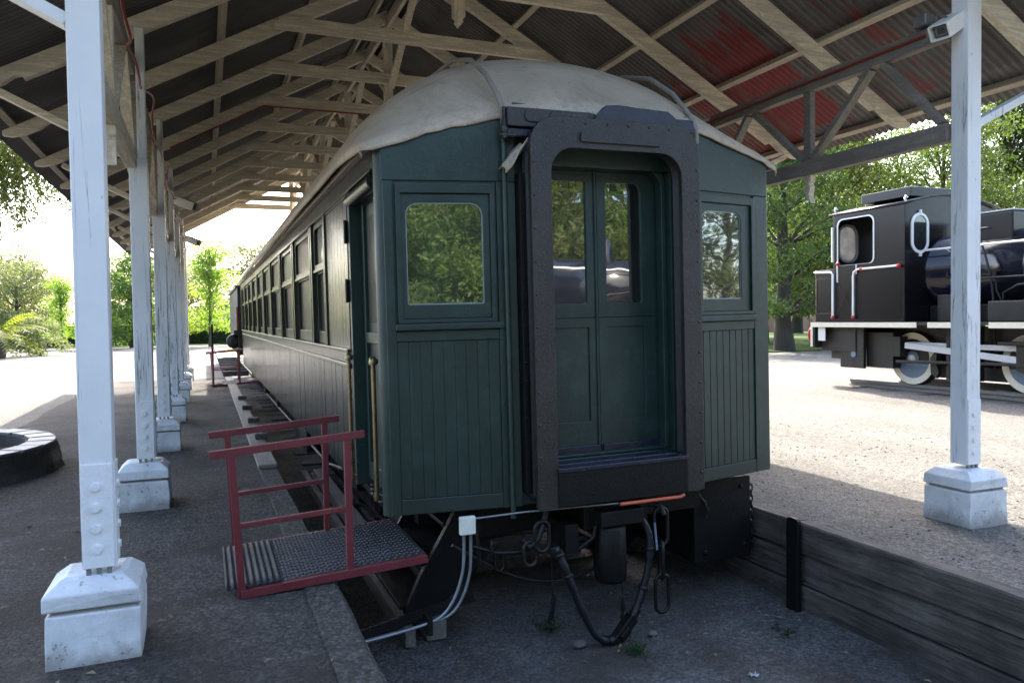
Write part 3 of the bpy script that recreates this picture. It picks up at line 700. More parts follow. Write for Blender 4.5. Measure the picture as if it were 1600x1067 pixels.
b = MB()   # bellows folds between plate and end wall
ins, out = rrect(2.075, 3.125, .60, 2.73, (.03, .03, .18, .18), 6), rrect(1.975, 3.225, .40, 2.86, (.03, .03, .2, .2), 6)
def off(pts, k): return [(2.6 + (x - 2.6) * k, 1.63 + (z - 1.63) * (1 + (k - 1) * .6)) for x, z in pts]
n = len(out); rows = []
for i, (d, k) in enumerate(((-.03, .985), (-.055, 1.0), (-.08, .93), (-.105, 1.0), (-.13, .93), (-.155, 1.0), (-.18, .94))):
    pr_ = off(out, k); rows.append([PG(x, z, d) for x, z in pr_ + pr_[:1]])
b.grid(rows, False)
rows = []
for i, (d, k) in enumerate(((-.03, 1.0), (-.06, 1.06), (-.09, 1.0), (-.12, 1.06), (-.15, 1.0), (-.18, 1.05))):
    pr_ = off(ins, k); rows.append([PG(x, z, d) for x, z in pr_ + pr_[:1]])
b.grid(rows, False); b.build('bellows', M['rubber'], car)
for (x0, x1) in ((1.93, 1.965), (3.24, 3.272)):
    b = MB(); b.box(x0, x1, 4.60, YE - .006, .46, 2.55)
    for z in rng(.6, 2.4, .12): b.lathe([(.009, 0), (0, .008)], ((x0 + x1) / 2, 4.60, z), (0, -1, 0), 8)
    b.build('bellows_strip', M['black'], car, .003)
b = MB(); rows = []   # loose canvas flap at the upper left
for i in range(6):
    t = i / 5; rows.append([(1.97 - .16 * t + .01 * math.sin(5 * s_), 4.53 + .10 * s_ + .03 * math.sin(6 * t), 2.72 - .17 * t + .12 * (1 - s_) * (1 - t) * .3 - .03 * math.sin(4 * s_ + 2 * t)) for s_ in (0, .33, .66, 1.)])
b.grid(rows, True); o = b.build('canvas_flap', M['roofc'], car); sm = o.modifiers.new('solid', 'SOLIDIFY'); sm.thickness = .008
# spring beam above the doorway
b = MB(); b.box(1.845, 2.44, 4.56, 4.66, 2.835, 2.955)
for i, x in enumerate((2.06, 2.23, 2.38)): b.prism(rrect(x - .10, x + .10, 2.865, 2.945, .038, 4), lambda a, z, d: (a, 4.56 - d, z), -.002, .010 + .006 * i)
b.build('spring_beam', M['iron'], car, .004)
b = MB(); b.box(1.83, 3.27, 4.585, 4.65, 2.775, 2.83); b.box(2.78, 3.22, 4.52, 4.60, 2.86, 2.95); b.build('buffing_gear', M['blueiron'], car, .008)
b = MB(); b.lathe([(.02, 0), (.02, .12), (.014, .125), (.014, .2)], (1.835, 4.60, 2.76), (0, 0, 1), 10); b.lathe([(.03, 0), (.03, .03)], (1.835, 4.60, 2.80), (0, 0, 1), 6, False); b.tube([(1.80, 4.6, 2.78), (1.90, 4.58, 2.78)], .012, 8); b.build('eye_bolt', M['iron'], car)
# pipes down the end
b = MB(); b.tube([(1.852, 4.655, .30), (1.852, 4.655, 1.2), (1.848, 4.655, 2.2), (1.85, 4.655, 2.86)], .018, 10)
for z in (2.62, 1.95, 1.05): b.box(1.825, 1.88, 4.665, 4.695, z - .012, z + .012)
b.build('wall_pipe', M['green'], car)
b = MB(); b.tube([(1.85, 4.655, 2.861), (1.842, 4.64, 2.95), (1.835, 4.70, 3.06), (1.83, 4.9, 3.25), (1.83, 5.2, 3.44), (1.83, 5.6, 3.565), (1.83, 6.3, 3.62)], .018, 10)
b.build('roof_pipe', M['roofp'], car)
b = MB(); b.tube([(3.325, 4.645, 2.82), (3.325, 4.64, 2.92), (3.32, 4.70, 3.03), (3.31, 4.9, 3.24), (3.30, 5.2, 3.44), (3.30, 5.6, 3.57), (3.30, 6.3, 3.63)], .018, 10); b.build('roof_pipe', M['roofp'], car)
# roof: hooded at the end
b = MB(); rows = []; ys = [4.655, 4.66, 4.68, 4.75, 4.85, 5.0, 5.15, 5.3, 5.5, 5.7, 5.9, 6.2, 6.6, 8, 12, 16, 20, YF + .15]
for i, y in enumerate(ys):
    t = min(1, max(0, (y - 4.66) / 1.35)); k = math.sin(t * math.pi / 2) ** .9; row = []
    for j in range(41):
        u = -1 + 2 * j / 40; x = 2.605 + 1.66 * u - (.03 if u > 0 else 0) * abs(u)
        ze = lipz(x); zb_ = 2.80 + (.0 if abs(u) < 1 else 0)
        zm = 2.79 + .91 * max(0, (1 - abs(u) ** 2.3)) ** .80
        z = ze + (zm - ze) * k
        yy = y + (yend(x) - YE) * (1 - t)
        wob = noise.noise(Vector((x * 2.1, yy * 1.3, 3))) * .012 + noise.noise(Vector((x * 9, yy * 3, 8))) * .006 * (1 - t)
        if i == 0: z -= .055 + .025 * noise.noise(Vector((x * 7, 0, 1)))
        if i == 1: z -= .028 + .012 * noise.noise(Vector((x * 7, 0, 1)))
        row.append((x, yy + wob * (1 if t < 1 else 0), z + wob))
    # rolled lower edge along the side
    row = [(row[0][0] + .01, row[0][1], row[0][2] - .05)] + row + [(row[-1][0] - .01, row[-1][1], row[-1][2] - .05)]
    rows.append(row)
b.grid(rows, True); ro = b.build('roof', M['roofc'], car); sm = ro.modifiers.new('solid', 'SOLIDIFY'); sm.thickness = .012; sm.offset = -1
for sx, x in ((-1, XA), (1, XB)):     # gutter strip under the roof edge
    b = MB(); b.box(min(x, x + sx * .05), max(x, x + sx * .05), 4.95, YF, 2.735, 2.775); b.build('gutter', M['roofc'], car, .006)
# sides
WIN = [(7.24, 8.06)] + [(8.26 + 1.775 * i, 9.80 + 1.775 * i) for i in range(9)]
def side(x, s):
    def bx(mb, d0, d1, y0, y1, z0, z1): mb.box(min(x + s * d0, x + s * d1), max(x + s * d0, x + s * d1), y0, y1, z0, z1)
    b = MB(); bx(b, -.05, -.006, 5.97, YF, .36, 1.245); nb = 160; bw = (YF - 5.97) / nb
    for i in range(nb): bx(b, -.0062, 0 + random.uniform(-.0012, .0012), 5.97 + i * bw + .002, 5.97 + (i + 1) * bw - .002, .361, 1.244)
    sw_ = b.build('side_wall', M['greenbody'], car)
    b = MB(); bx(b, -.05, .004, 4.98, YF, 2.605, 2.80); bx(b, -.05, .02, 5.0, YF, 2.59, 2.605); b.build('letterboard', M['greenbody'], sw_, .003)
    b = MB(); bx(b, -.06, .018, 5.97, YF, 1.25, 1.285); bx(b, -.06, .004, 5.97, YF, 1.286, 1.375); bx(b, -.02, .030, 5.99, YF, 1.376, 1.40); b.build('belt_rail', M['greenbody'], sw_, .006)
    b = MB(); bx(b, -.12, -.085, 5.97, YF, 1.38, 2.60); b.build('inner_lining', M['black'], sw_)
    # upright boarding beside the door and at the far end
    b = MB()
    for i in range(7): bx(b, -.06, -.006, 6.05 + i * .155, 6.05 + (i + 1) * .155 - .004, 1.40, 2.575)
    bx(b, -.06, .002, 5.97, 7.2, 2.576, 2.59); b.build('upright_boarding', M['greenbody'], sw_, .004)
    # pilasters
    edges = [5.97] + [7.14, 7.24] + [q for a, c_ in WIN for q in (a, c_)][1:] + [YF]
    prs = [(7.14, 7.235), (8.065, 8.255)] + [(WIN[i][1] + .005, WIN[i + 1][0] - .005) for i in range(1, len(WIN) - 1)] + [(WIN[-1][1] + .005, YF)]
    for (a, c_) in prs:
        b = MB(); wd = min(.07, (c_ - a) / 2 - .01); bx(b, -.06, .012, a, a + wd, 1.401, 2.588); bx(b, -.06, .012, c_ - wd, c_, 1.401, 2.588)
        if c_ - a > 2 * wd + .01: bx(b, -.06, -.02, a + wd, c_ - wd, 1.402, 2.586)
        b.build('pilaster', M['greenbody'], sw_, .005)
    mp = lambda a, z, d: (x + s * d, a, z)
    for (a, c_) in WIN:
        b = MB(); b.ring(rrect(a, c_, 2.12, 2.585, .003, 4), rrect(a + .06, c_ - .06, 2.18, 2.535, (.02, .02, .07, .07), 4), mp, -.06, -.012)
        b.ring(rrect(a, c_, 1.402, 2.118, .003, 4), rrect(a + .045, c_ - .045, 1.52, 2.09, .01, 4), mp, -.075, -.035); bx(b, -.05, -.0, a, c_, 2.105, 2.135)
        wf = b.build('window', M['greenbody'], car, .004)
        b = MB(); b.prism(rrect(a + .05, c_ - .05, 2.17, 2.545, .02, 4), mp, -.045, -.04); b.prism(rrect(a + .04, c_ - .04, 1.51, 2.10, .01, 4), mp, -.072, -.066); b.build('pane', M['glassdark'], wf)
side(XA, -1); side(XB, 1)
# vestibule entrances: recess, side door, hood roll, handrails, hinges
for x, s in ((XA, -1), (XB, 1)):
    def bx(mb, d0, d1, y0, y1, z0, z1): mb.box(min(x + s * d0, x + s * d1), max(x + s * d0, x + s * d1), y0, y1, z0, z1)
    b = MB(); bx(b, -.15, -.11, 5.06, 5.96, .40, 2.56); bx(b, -.29, -.0, 5.90, 5.965, .36, 2.59); bx(b, -.29, -.06, 5.02, 5.10, .36, 2.59); bx(b, -.3, -.02, 5.0, 5.96, 2.50, 2.59); bx(b, -.112, -.085, 5.14, 5.20, .42, 2.5); bx(b, -.112, -.085, 5.80, 5.86, .42, 2.5); bx(b, -.112, -.085, 5.201, 5.799, 1.45, 1.53); bx(b, -.112, -.085, 5.201, 5.799, .42, .55)
    sd_ = b.build('side_door', M['green'], car, .004)
    b = MB(); mp = lambda a, z, d: (x + s * d, a, z); b.prism(rrect(5.24, 5.76, 1.6, 2.38, (.02, .02, .06, .06), 4), mp, -.108, -.104); b.build('pane', M['glassdark'], sd_)
    b = MB(); b.tube([(x + s * -.02, 5.06, 2.535), (x + s * -.02, 5.95, 2.535)], .05, 14); b.build('hood_roll', M['greenbody'], sd_)
    for yy in (5.16, 5.93):
        b = MB(); xx = x + s * .03 if yy > 5.5 else x + s * .0
        b.tube([(xx, yy, .43), (xx, yy, 1.32)], .016, 10); b.lathe([(.028, 0), (.03, .02), (.02, .05), (0, .06)], (xx, yy, 1.32), (0, 0, 1), 12); b.lathe([(.024, 0), (.024, .04)], (xx, yy, .40), (0, 0, 1), 12)
        bx(b, -.06, .02, yy - .015, yy + .015, .40, .43); bx(b, -.06, .02, yy - .015, yy + .015, 1.33, 1.36)
        b.build('handrail', M['brass'], car)
    for zz in (2.3, 1.85):
        b = MB(); bx(b, 0, .02, 5.97, 6.02, zz - .08, zz + .08); b.tube([(x + s * .02, 5.965, zz - .09), (x + s * .02, 5.965, zz + .09)], .012, 8); b.build('hinge', M['black'], sd_)
# floor, underframe, headstock
b = MB(); b.box(XA + .25, XB - .25, 5.1, YF, .33, .60); b.box(1.70, 3.50, 4.92, 5.09, .12, .34); b.build('underframe', M['black'], car, .004)
b = MB()
for x in (1.35, 3.85): b.tube([(x, 6.0, .30), (x, 9.5, -.12), (x, 19.5, -.12), (x, 23.4, .30)], .022, 8); 
for y in (9.5, 12.8, 16.2, 19.5):
    for x in (1.35, 3.85): b.box(x - .03, x + .03, y - .03, y + .03, -.11, .32)
b.build('truss_rod', M['black'], car)
b = MB(); b.box(1.3, 1.9, 11.2, 12.6, -.25, .3); b.build('battery_box', M['black'], car, .01); b = MB(); b.box(3.3, 3.9, 13, 14.4, -.25, .3); b.build('battery_box', M['black'], car, .01); b = MB(); b.lathe([(.25, 0), (.27, .05), (.27, 1.3), (.25, 1.35)], (2.2, 14.5, -.02), (0, 1, 0), 16); b.build('air_tank', M['black'], car, .01)
# end wall at the far end closes the body
b = MB(); b.box(XA + .01, XB - .01, YF - .05, YF, .36, 2.8); b.box(1.9, 3.3, YF, YF + .25, .4, 2.85); b.build('end_panel', M['green'], car)
# bogies
def bogie(yc):
    b = MB()
    for x in (1.55, 3.65):
        b.box(x - .05, x + .05, yc - 1.55, yc + 1.55, .02, .14); b.box(x - .03, x + .03, yc - 1.4, yc + 1.4, -.16, -.09)
        for y in (yc - 1.05, yc + 1.05): b.box(x - .08, x + .08, y - .14, y + .14, -.22, .12)
        for y in (yc - .18, yc, yc + .18): 
            for k in range(5): b.lathe([(.055, 0), (.08, .02), (.055, .04)], (x, y, -.12 + k * .045), (0, 0, 1), 10)
    b.box(1.5, 3.7, yc - .15, yc + .15, .1, .3)
    bo_ = b.build('bogie', M['black'], car, .005)
    for y in (yc - 1.05, yc + 1.05):
        w_ = MB()
        for x in (1.76, 3.44): w_.lathe([(.06, -.09), (.12, -.08), (.36, -.05), (.43, -.055), (.44, -.05), (.43, .05), (.48, .055), (.48, .08), (.36, .08), (.1, .08)], (x, y, -.08), (1, 0, 0), 28)
        w_.tube([(1.5, y, -.08), (3.7, y, -.08)], .06, 12); w_.build('wheelset', M['chain'], bo_)
bogie(7.35); bogie(21.9)
# step boxes on both sides
b = MB()
pl = [(1.18, -.345), (1.45, -.335), (1.78, -.06), (1.875, .27), (1.875, .36), (1.58, .36), (1.50, .22), (1.40, .06), (1.30, -.10)]
b.prism(pl, lambda a, z, d: (a, 5.0 + d, z), 0, .03)
b.prism([(a + .0, z) for a, z in [(1.30, -.10), (1.40, .06), (1.50, .22), (1.58, .36), (1.61, .355), (1.53, .20), (1.43, .03), (1.22, -.335), (1.18, -.345)]], lambda a, z, d: (a, 4.99 + d, z), -.012, .009)
b.build('step_side', M['black'], car, .003)
b = MB(); b.prism(pl, lambda a, z, d: (a, 5.92 + d, z), 0, .03); b.build('step_side', M['black'], car, .003)
for (x0, x1, z) in ((1.08, 1.42, -.30), (1.24, 1.58, -.02), (1.4, 1.78, .22)):
    b = MB(); b.box(x0 + .08, x1, 5.032, 5.918, z - .03, z); b.build('step_tread', M['black'], car, .004)
b = MB(); b.box(3.50, 4.04, 5.0, 5.03, -.345, .30); b.box(4.01, 4.045, 5.032, 5.9, -.345, .30); b.box(3.50, 3.53, 5.032, 5.9, -.345, .30); b.box(3.52, 4.02, 5.032, 5.9, -.345, -.31)
for (x, z) in ((3.58, .24), (3.95, .22), (3.6, -.27), (3.98, -.25)): b.lathe([(.022, 0), (.02, .012), (0, .014)], (x, 5.0, z), (0, -1, 0), 8)
b.build('step_box', M['black'], car, .004)
def chain_links(mb, p, n, L, wd, r, fl=0, lean=(0, 0)):
    """vertical chain hanging from p"""
    z = p[2]
    for i in range(n):
        pts = []
        for k in range(20):
            a = 2 * math.pi * k / 20; lx_ = wd / 2 * math.cos(a); lz = (L / 2 - wd / 2) * (1 if math.sin(a) > 0 else -1) + wd / 2 * math.sin(a)
            q = (lx_, 0) if (i + fl) % 2 == 0 else (lx_ * .35, lx_ * .94)
            pts.append((p[0] + q[0] + lean[0] * i, p[1] + q[1] + lean[1] * i, z - L / 2 + lz))
        mb.tube(pts, r, 8, True); z -= L - 2.2 * r
b = MB(); chain_links(b, (4.062, 5.02, .22), 12, .055, .032, .006); b.tube([(4.03, 5.02, .20), (4.055, 5.02, .235), (4.068, 5.02, .225), (4.066, 5.02, .205)], .007, 6); b.build('chain', M['chain'], car)
b = MB(); chain_links(b, (2.955, 4.62, .25), 3, .27, .11, .014, 0); b.tube([(2.80, 4.7, .27), (2.9, 4.64, .275), (2.955, 4.62, .26), (2.97, 4.60, .20)], .02, 10); b.build('chain', M['chain'], car)
b = MB(); chain_links(b, (2.03, 4.60, .27), 1, .20, .10, .015, 0); chain_links(b, (1.95, 4.62, .14), 1, .16, .09, .014, 0); b.tube([(2.10, 4.66, .36), (2.05, 4.62, .25), (2.0, 4.6, .15), (1.95, 4.62, .10), (1.9, 4.64, .16)], .022, 8); b.build('chain', M['chain'], car)
b = MB(); chain_links(b, (1.72, 4.72, .16), 2, .12, .06, .010, 1, (.05, 0)); b.tube([(1.6, 4.75, .12), (1.75, 4.7, .07), (1.9, 4.68, .06), (2.0, 4.66, .09)], .014, 8); b.tube([(1.62, 4.75, .3), (1.64, 4.74, .0)], .012, 8); b.build('draw_gear', M['chain'], car)
# coupler, brake cylinder, air hose
b = MB(); b.box(2.35, 2.85, 4.62, 5.2, .16, .33); b.box(2.42, 2.75, 4.50, 4.72, .20, .30); b.box(2.2, 2.3, 4.6, 4.9, .0, .22); b.tube([(2.3, 4.6, .05), (2.4, 4.58, .12), (2.42, 4.58, .2)], .015, 8)
b.box(2.22, 2.40, 4.64, 4.70, .04, .075); b.box(2.22, 2.38, 4.63, 4.69, .09, .12); b.build('draw_gear', M['black'], car, .012)
b = MB(); b.lathe([(.02, 0), (.105, .0), (.112, .02), (.112, .36), (.10, .39), (.02, .40)], (2.545, 4.62, -.20), (0, 0, 1), 20); b.build('brake_cylinder', M['black'], car)
hp = [(2.10, 4.64, .06), (2.13, 4.60, .07), (2.165, 4.58, -.02), (2.21, 4.57, -.14), (2.26, 4.56, -.28), (2.32, 4.55, -.42), (2.38, 4.54, -.53), (2.46, 4.54, -.585), (2.54, 4.55, -.585), (2.61, 4.56, -.54), (2.68, 4.57, -.47), (2.74, 4.58, -.38), (2.79, 4.58, -.25), (2.825, 4.58, -.12), (2.84, 4.58, .02), (2.825, 4.6, .13), (2.77, 4.62, .20), (2.66, 4.64, .23), (2.56, 4.66, .22)]
hs = smooth_path(hp); b = MB(); b.tube(hs, [.026 + .004 * noise.noise(Vector((i * .9, 0, 0))) + (.006 if i % 9 == 0 else 0) for i in range(len(hs))], 12); 
b.build('air_hose', M['rubber'], car)
for i in (6, 11, 47, 55):
    b = MB(); d_ = hs[i + 1] - hs[i]; b.lathe([(.034, -.012), (.037, -.008), (.037, .008), (.034, .012)], hs[i], d_, 12); b.build('hose_clamp', M['chain'], car)
b = MB(); b.beam((2.53, 4.545, -.60), (2.68, 4.565, -.46), .07, .075); b.lathe([(.034, -.03), (.034, .03)], (2.70, 4.57, -.44), (.6, .1, .75), 10); b.lathe([(.036, -.02), (.036, .02)], (2.50, 4.545, -.59), (1, 0, .1), 10); b.beam((2.56, 4.50, -.57), (2.62, 4.51, -.52), .03, .05)
b.build('hose_coupling', M['chain'], car, .006); b = MB(); b.lathe([(.034, -.03), (.034, .03)], (2.145, 4.595, .04), (.4, 0, -1), 10); b.box(2.08, 2.15, 4.58, 4.66, .05, .09); b.build('hose_coupling', M['chain'], car, .006)
b = MB(); b.beam((2.862, 4.55, .17), (2.872, 4.54, -.02), .02, .012); b.build('handle', M['wheelblue'], car, .004)
b = MB(); b.tube([(2.10, 4.62, .02), (2.105, 4.62, -.25)], .005, 6); b.beam((2.115, 4.62, -.24), (2.085, 4.61, -.40), .03, .012); b.beam((2.11, 4.61, -.25), (2.06, 4.6, -.42), .02, .01); b.build('hanging_tag', M['chain'], car); b = MB(); b.tube([(2.60, 4.56, .18), (2.60, 4.56, -.30)], .003, 6); b.lathe([(.012, 0), (.018, .03), (.01, .06), (.018, .09), (.012, .16)], (2.60, 4.56, -.48), (0, 0, 1), 8); b.build('hanging_tag', M['chain'], car)
b = MB(); b.tube([(3.53, 4.985, .20), (3.57, 4.96, .14), (3.60, 4.96, .06), (3.58, 4.97, .02)], .014, 8); b.lathe([(.03, 0), (.03, .02)], (3.53, 5.0, .2), (0, -1, 0), 8); b.build('hook', M['chain'], car)
car.rotation_euler = (0, R(-.7), 0)

# cables and boxes by the carriage end
jb = thing('junction_box', 'small ivory junction box with two grey conduits curving down to the platform', 'junction box', (1.515, 4.6, .29))
b = MB(); b.box(1.464, 1.566, 4.58, 4.62, .238, .352)
for x in (1.475, 1.555):
    for z in (.248, .342): b.lathe([(.005, 0), (0, .003)], (x, 4.58, z), (0, -1, 0), 8)
b.build('box', M['ivory'], jb, .006)
for dx_, dy_ in ((0, 0), (.05, .012)):
    pts = smooth_path([(1.492 + dx_, 4.605 + dy_, .24), (1.49 + dx_, 4.605 + dy_, .10), (1.475 + dx_ * 1.1, 4.605 + dy_, -.02), (1.42 + dx_ * 1.2, 4.60 + dy_, -.16), (1.34 + dx_ * 1.3, 4.60 + dy_, -.255), (1.22 + dx_, 4.60 + dy_, -.295), (1.0, 4.60 + dy_, -.325), (.80, 4.60 + dy_, -.345), (.70, 4.60 + dy_, -.352)], 5)
    b = MB(); b.tube(pts, .0105, 8); b.build('conduit', M['galv'], jb)
b = MB(); b.tube([(1.566, 4.59, .335), (1.9, 4.585, .342), (2.55, 4.50, .352)], .0065, 8); b.build('conduit', M['galv'], jb)
b = MB(); b.tube([(2.552, 4.475, .350), (2.80, 4.475, .352), (3.03, 4.475, .353), (3.06, 4.475, .366)], .012, 8); tag(b.build('conduit_sleeve', M['orange']), 'bright orange sleeve lying under the bottom bar of the gangway plate', 'cable sleeve')
b = MB(); b.tube(smooth_path([(1.46, 4.76, .13), (1.62, 4.75, .03), (1.80, 4.74, -.08), (1.98, 4.74, -.16), (2.15, 4.74, -.195), (2.32, 4.75, -.20), (2.50, 4.78, -.17)]), .010, 8); tag(b.build('cable', M['rubber']), 'black cable sagging under the carriage end from the left step to the brake cylinder', 'cable')
b = MB(); b.beam((.70, 4.66, -.37), (1.62, 4.80, -.26), .05, .012); b.beam((.70, 4.685, -.35), (1.62, 4.825, -.24), .012, .05); b.box(1.24, 1.27, 4.57, 4.70, -.36, -.25); tag(b.build('angle_iron', M['chain']), 'steel angle bar bridging from the platform edge to the carriage step', 'steel bar')
b = MB(); b.box(1.20, 1.27, 5.0, 11, -.60, -.48); b.box(1.36, 1.50, 5.05, 11, -.60, -.47); tag(b.build('timber_beam', M['greytim'], None, .006), 'pair of grey timbers lying in the pit under the red ramp', 'timber')

# track in the pit
tr = thing('railway_track', 'rusty railway track on sleepers in the pit below the carriage', 'railway track', (2.6, 5.2, -.6))
for x in (1.76, 3.44):
    b = MB(); b.box(x - .033, x + .033, 6.0, 50, -.545, -.555 + .03); b.box(x - .01, x + .01, 6.0, 50, -.60, -.54); b.box(x - .06, x + .06, 6.0, 50, -.615, -.60); b.build('rail', M['rust'], tr)
for i in range(45):
    y = 6.4 + i * .98; b = MB(); b.box(1.35, 3.85, y - .12, y + .12, -.68, -.60); b.build('sleeper', M['sleeper'], tr, .01)
# timber kerb with blocks along the pit edge
b = MB(); b.box(.50, .70, 8.7, 22, .012, .055); b.box(.50, .70, 22.01, 50, .012, .055); tag(b.build('timber_kerb', M['greytim'], None, .008), 'long timber kerb lying along the left edge of the pit', 'kerb')
for i, y in enumerate((10.6, 12.4, 14.3, 16.2)):
    b = MB(); b.box(.58, .74, y, y + .16, .056, .13); tag(b.build('wood_block', M['sleeper'], None, .01), 'dark wooden block sitting on the timber kerb beside the carriage', 'block', 'blocks on the kerb')
for i in range(8):
    y = 23.5 + i * 1.3; b = MB(); b.box(.45, 1.15, y, y + .26, .056, .20); tag(b.build('sleeper_block', M['concrete'], None, .01), 'pale concrete sleeper in the sunlit row beyond the carriage', 'sleeper', 'concrete sleepers past the carriage')

# ------------------------------------------------------------------ red ramp
def ramp():
    t = thing('access_ramp', 'small red steel ramp with two handrails bridging from platform to the near carriage door', 'ramp', (.1, 4.7, 0), 'red ramps up to the carriage doors')
    zd = lambda x: .035 + (x - .09) * .062
    for y in (4.70, 5.66):
        b = MB(); b.beam((.16, y, zd(.16) - .02), (1.275, y, zd(1.275) - .02), .04, .05); b.build('side_beam', M['red'], t, .003)
    b = MB(); rows = []
    xs = rng(.30, 1.36, .012)
    b.hexa([(x, y, zd(x) + dz) for dz in (-.004, .008) for y in (4.722, 5.638) for x in (.25, 1.27)])
    for i in range(42):
        x = .28 + i * .0235
        for j in range(30):
            y = 4.735 + j * .0303 + (.015 if i % 2 else 0); sx = .013; sy = .008
            s_ = 1 if (i + j) % 2 else -1
            b.add([(x - sx, y - sy * s_, zd(x) + .0082), (x, y + sy * s_ - .004, zd(x) + .0082), (x + sx, y + sy * s_, zd(x) + .0082), (x, y, zd(x) + .0155)], [(0, 1, 3), (1, 2, 3), (2, 0, 3)])
    b.build('tread_plate', M['plate'], t)
    b = MB(); rows = []
    for j in range(9):
        y = 4.71 + j * .92 / 8; rows.append([(.075 + i * .004, y, zd(.075 + i * .004) + .016 + .006 * math.sin(i * .004 / .0365 * 2 * math.pi)) for i in range(80)])
    b.grid(rows, True); o = b.build('corrugated_flap', M['oldzinc'], t); sm = o.modifiers.new('s', 'SOLIDIFY'); sm.thickness = .004
    for y, dz in ((4.72, 0), (5.68, -.015)):
        b = MB(); b.beam((.005, y, .84 + dz), (.895, y, .905 + dz), .045, .045); h = b.build('handrail', M['red'], t, .004)
        for x in (.125, .79):
            q = MB(); tilt = .04 if x < .5 else .005
            q.beam((x + tilt, y + (.0 if y < 5 else 0), zd(x) - .05 if x > .5 else -.01), (x, y, .84 + dz + (x) * .073 - .022), .042, .042, (0, 1, 0)); q.build('rail_post', M['red'], h, .003)
        b = MB(); b.beam((.165, y, .415 + dz), (.79, y, .455 + dz), .03, .03); b.build('mid_rail', M['red'], h, .003)
    return t
r1 = ramp()
r2 = copy_tree(r1); r2.location = (.10, 20.6, 0); r2['label'] = 'far small red ramp with handrails at the distant end of the carriage'
b = MB(); b.tube([(.16, 20.5, 0), (.16, 20.5, 1.02)], .028, 10); ps = thing('marker_pole', 'upright pole painted red below and black above beside the far ramp', 'pole', (.16, 20.5, 0))
b.build('shaft', M['red'], ps); b = MB(); b.tube([(.16, 20.5, 1.02), (.16, 20.5, 1.56)], .029, 10); b.build('top', M['black'], ps)

# second wagon seen past the far end
wg = thing('wagon', 'dark wagon standing beyond the far end of the green carriage', 'wagon', (2.6, 26, -.5))
b = MB(); b.box(.98, 4.2, 26, 34, .55, 2.7); b.build('body', M['black'], wg, .02); b = MB(); b.box(.92, 4.26, 25.9, 34.1, 2.7, 2.78); b.build('roof', M['iron'], wg)
b = MB(); b.box(.94, .985, 25.98, 26.03, 1.2, 2.1); b.box(.95, .985, 26.031, 26.7, 1.75, 1.85); b.build('corner_rail', M['red'], wg)
b = MB(); b.lathe([(.10, 0), (.22, .02), (.24, .08), (.1, .1)], (.86, 26.1, 1.0), (0, 1, 0), 16); b.box(.85, 1.1, 25.9, 26.2, 1.2, 1.35); b.build('buffer', M['black'], wg)
for y in (27.5, 32.5):
    b = MB()
    for x in (1.76, 3.44): b.lathe([(.1, -.06), (.45, -.05), (.48, .06), (.1, .06)], (x, y, -.05), (1, 0, 0), 20)
    b.build('wheelset', M['chain'], wg)

# ------------------------------------------------------------------ stone planter on the left
pln = thing('stone_planter', 'round low rubble stone planter with a brick rim in the shade on the left', 'planter', (-3.15, 9.9, 0))
cx, cy, pr0 = -3.15, 9.9, 1.55
b = MB(); rows = []
for i in range(73):
    a = 2 * math.pi * i / 72; row = []
    for (r_, z) in ((pr0 + .06, -.03), (pr0 + .03, .1), (pr0 + .01, .2), (pr0, .29), (pr0 - .3, .29), (pr0 - .3, -.02)):
        k = (i % 72) * .35
        nz = .11 * noise.noise(Vector((math.cos(a) * 5, math.sin(a) * 5, z * 7))) if r_ > pr0 - .2 and z < .28 else 0
        row.append((cx + (r_ + nz) * math.cos(a), cy + (r_ + nz) * math.sin(a), z))
    rows.append(row)
b.grid(rows, False); b.build('wall', M['brownw'], pln)
rim = MB()
for i in range(26):
    a0 = 2 * math.pi * i / 26 + .016; a1 = 2 * math.pi * (i + 1) / 26 - .016; dz = random.uniform(-.006, .006)
    rim.hexa([(cx + r_ * math.cos(a), cy + r_ * math.sin(a), z + dz) for z in (.285, .315) for r_ in (pr0 - .27, pr0 + .0) for a in (a0, a1)])
rim.build('brick_rim', M['rimbrick'], pln, .006)
b = MB(); b.lathe([(0, .18), (.6, .17), (1.26, .15)], (cx, cy, 0), (0, 0, 1), 30); b.build('shade_toned_soil', M['shade_toned_soil'], pln)

# ------------------------------------------------------------------ black tank locomotive
LX = 13.05; LB = (14.35, 13.85, 0)
lo = thing('steam_locomotive', 'black tank steam locomotive with white rimmed wheels standing in the sun behind the right post', 'locomotive', LB)
LW = 2.6; LR = LX + LW; LC = LX + LW / 2
YR, YC, YFc, YFr = 13.83, 13.28, 11.40, 5.2     # bunker rear, cab rear, cab front, front end
FZ = 1.42
# cab shell: side sheets with an opening, front and rear sheets, arched roof
mpS = lambda a, z, d: (LX + d, a, z)
cab = MB(); op = rrect(12.17, 13.14, 2.66, 3.66, (.05, .12, .12, .12), 5)
cab.ring(rrect(YFc, YC, 2.60, 3.78, .003, 5), rrect(12.17, 13.14, 2.66, 3.66, (.12, .02, .14, .14), 5), mpS, 0, .03)
cab.ring(rrect(YFc, YC, 2.60, 3.78, .003, 5), rrect(12.17, 13.14, 2.66, 3.66, (.12, .02, .14, .14), 5), lambda a, z, d: (LR - d, a, z), 0, .03)
cab.box(LX, LX + .03, YFc, YC, FZ, 2.60); cab.box(LR - .03, LR, YFc, YC, FZ, 2.60)
def arch(n=12): return [(LX + LW * i / n, 3.78 + .22 * math.sin(math.pi * i / n)) for i in range(n + 1)]
mpF = lambda y: (lambda a, z, d: (a, y + d, z))
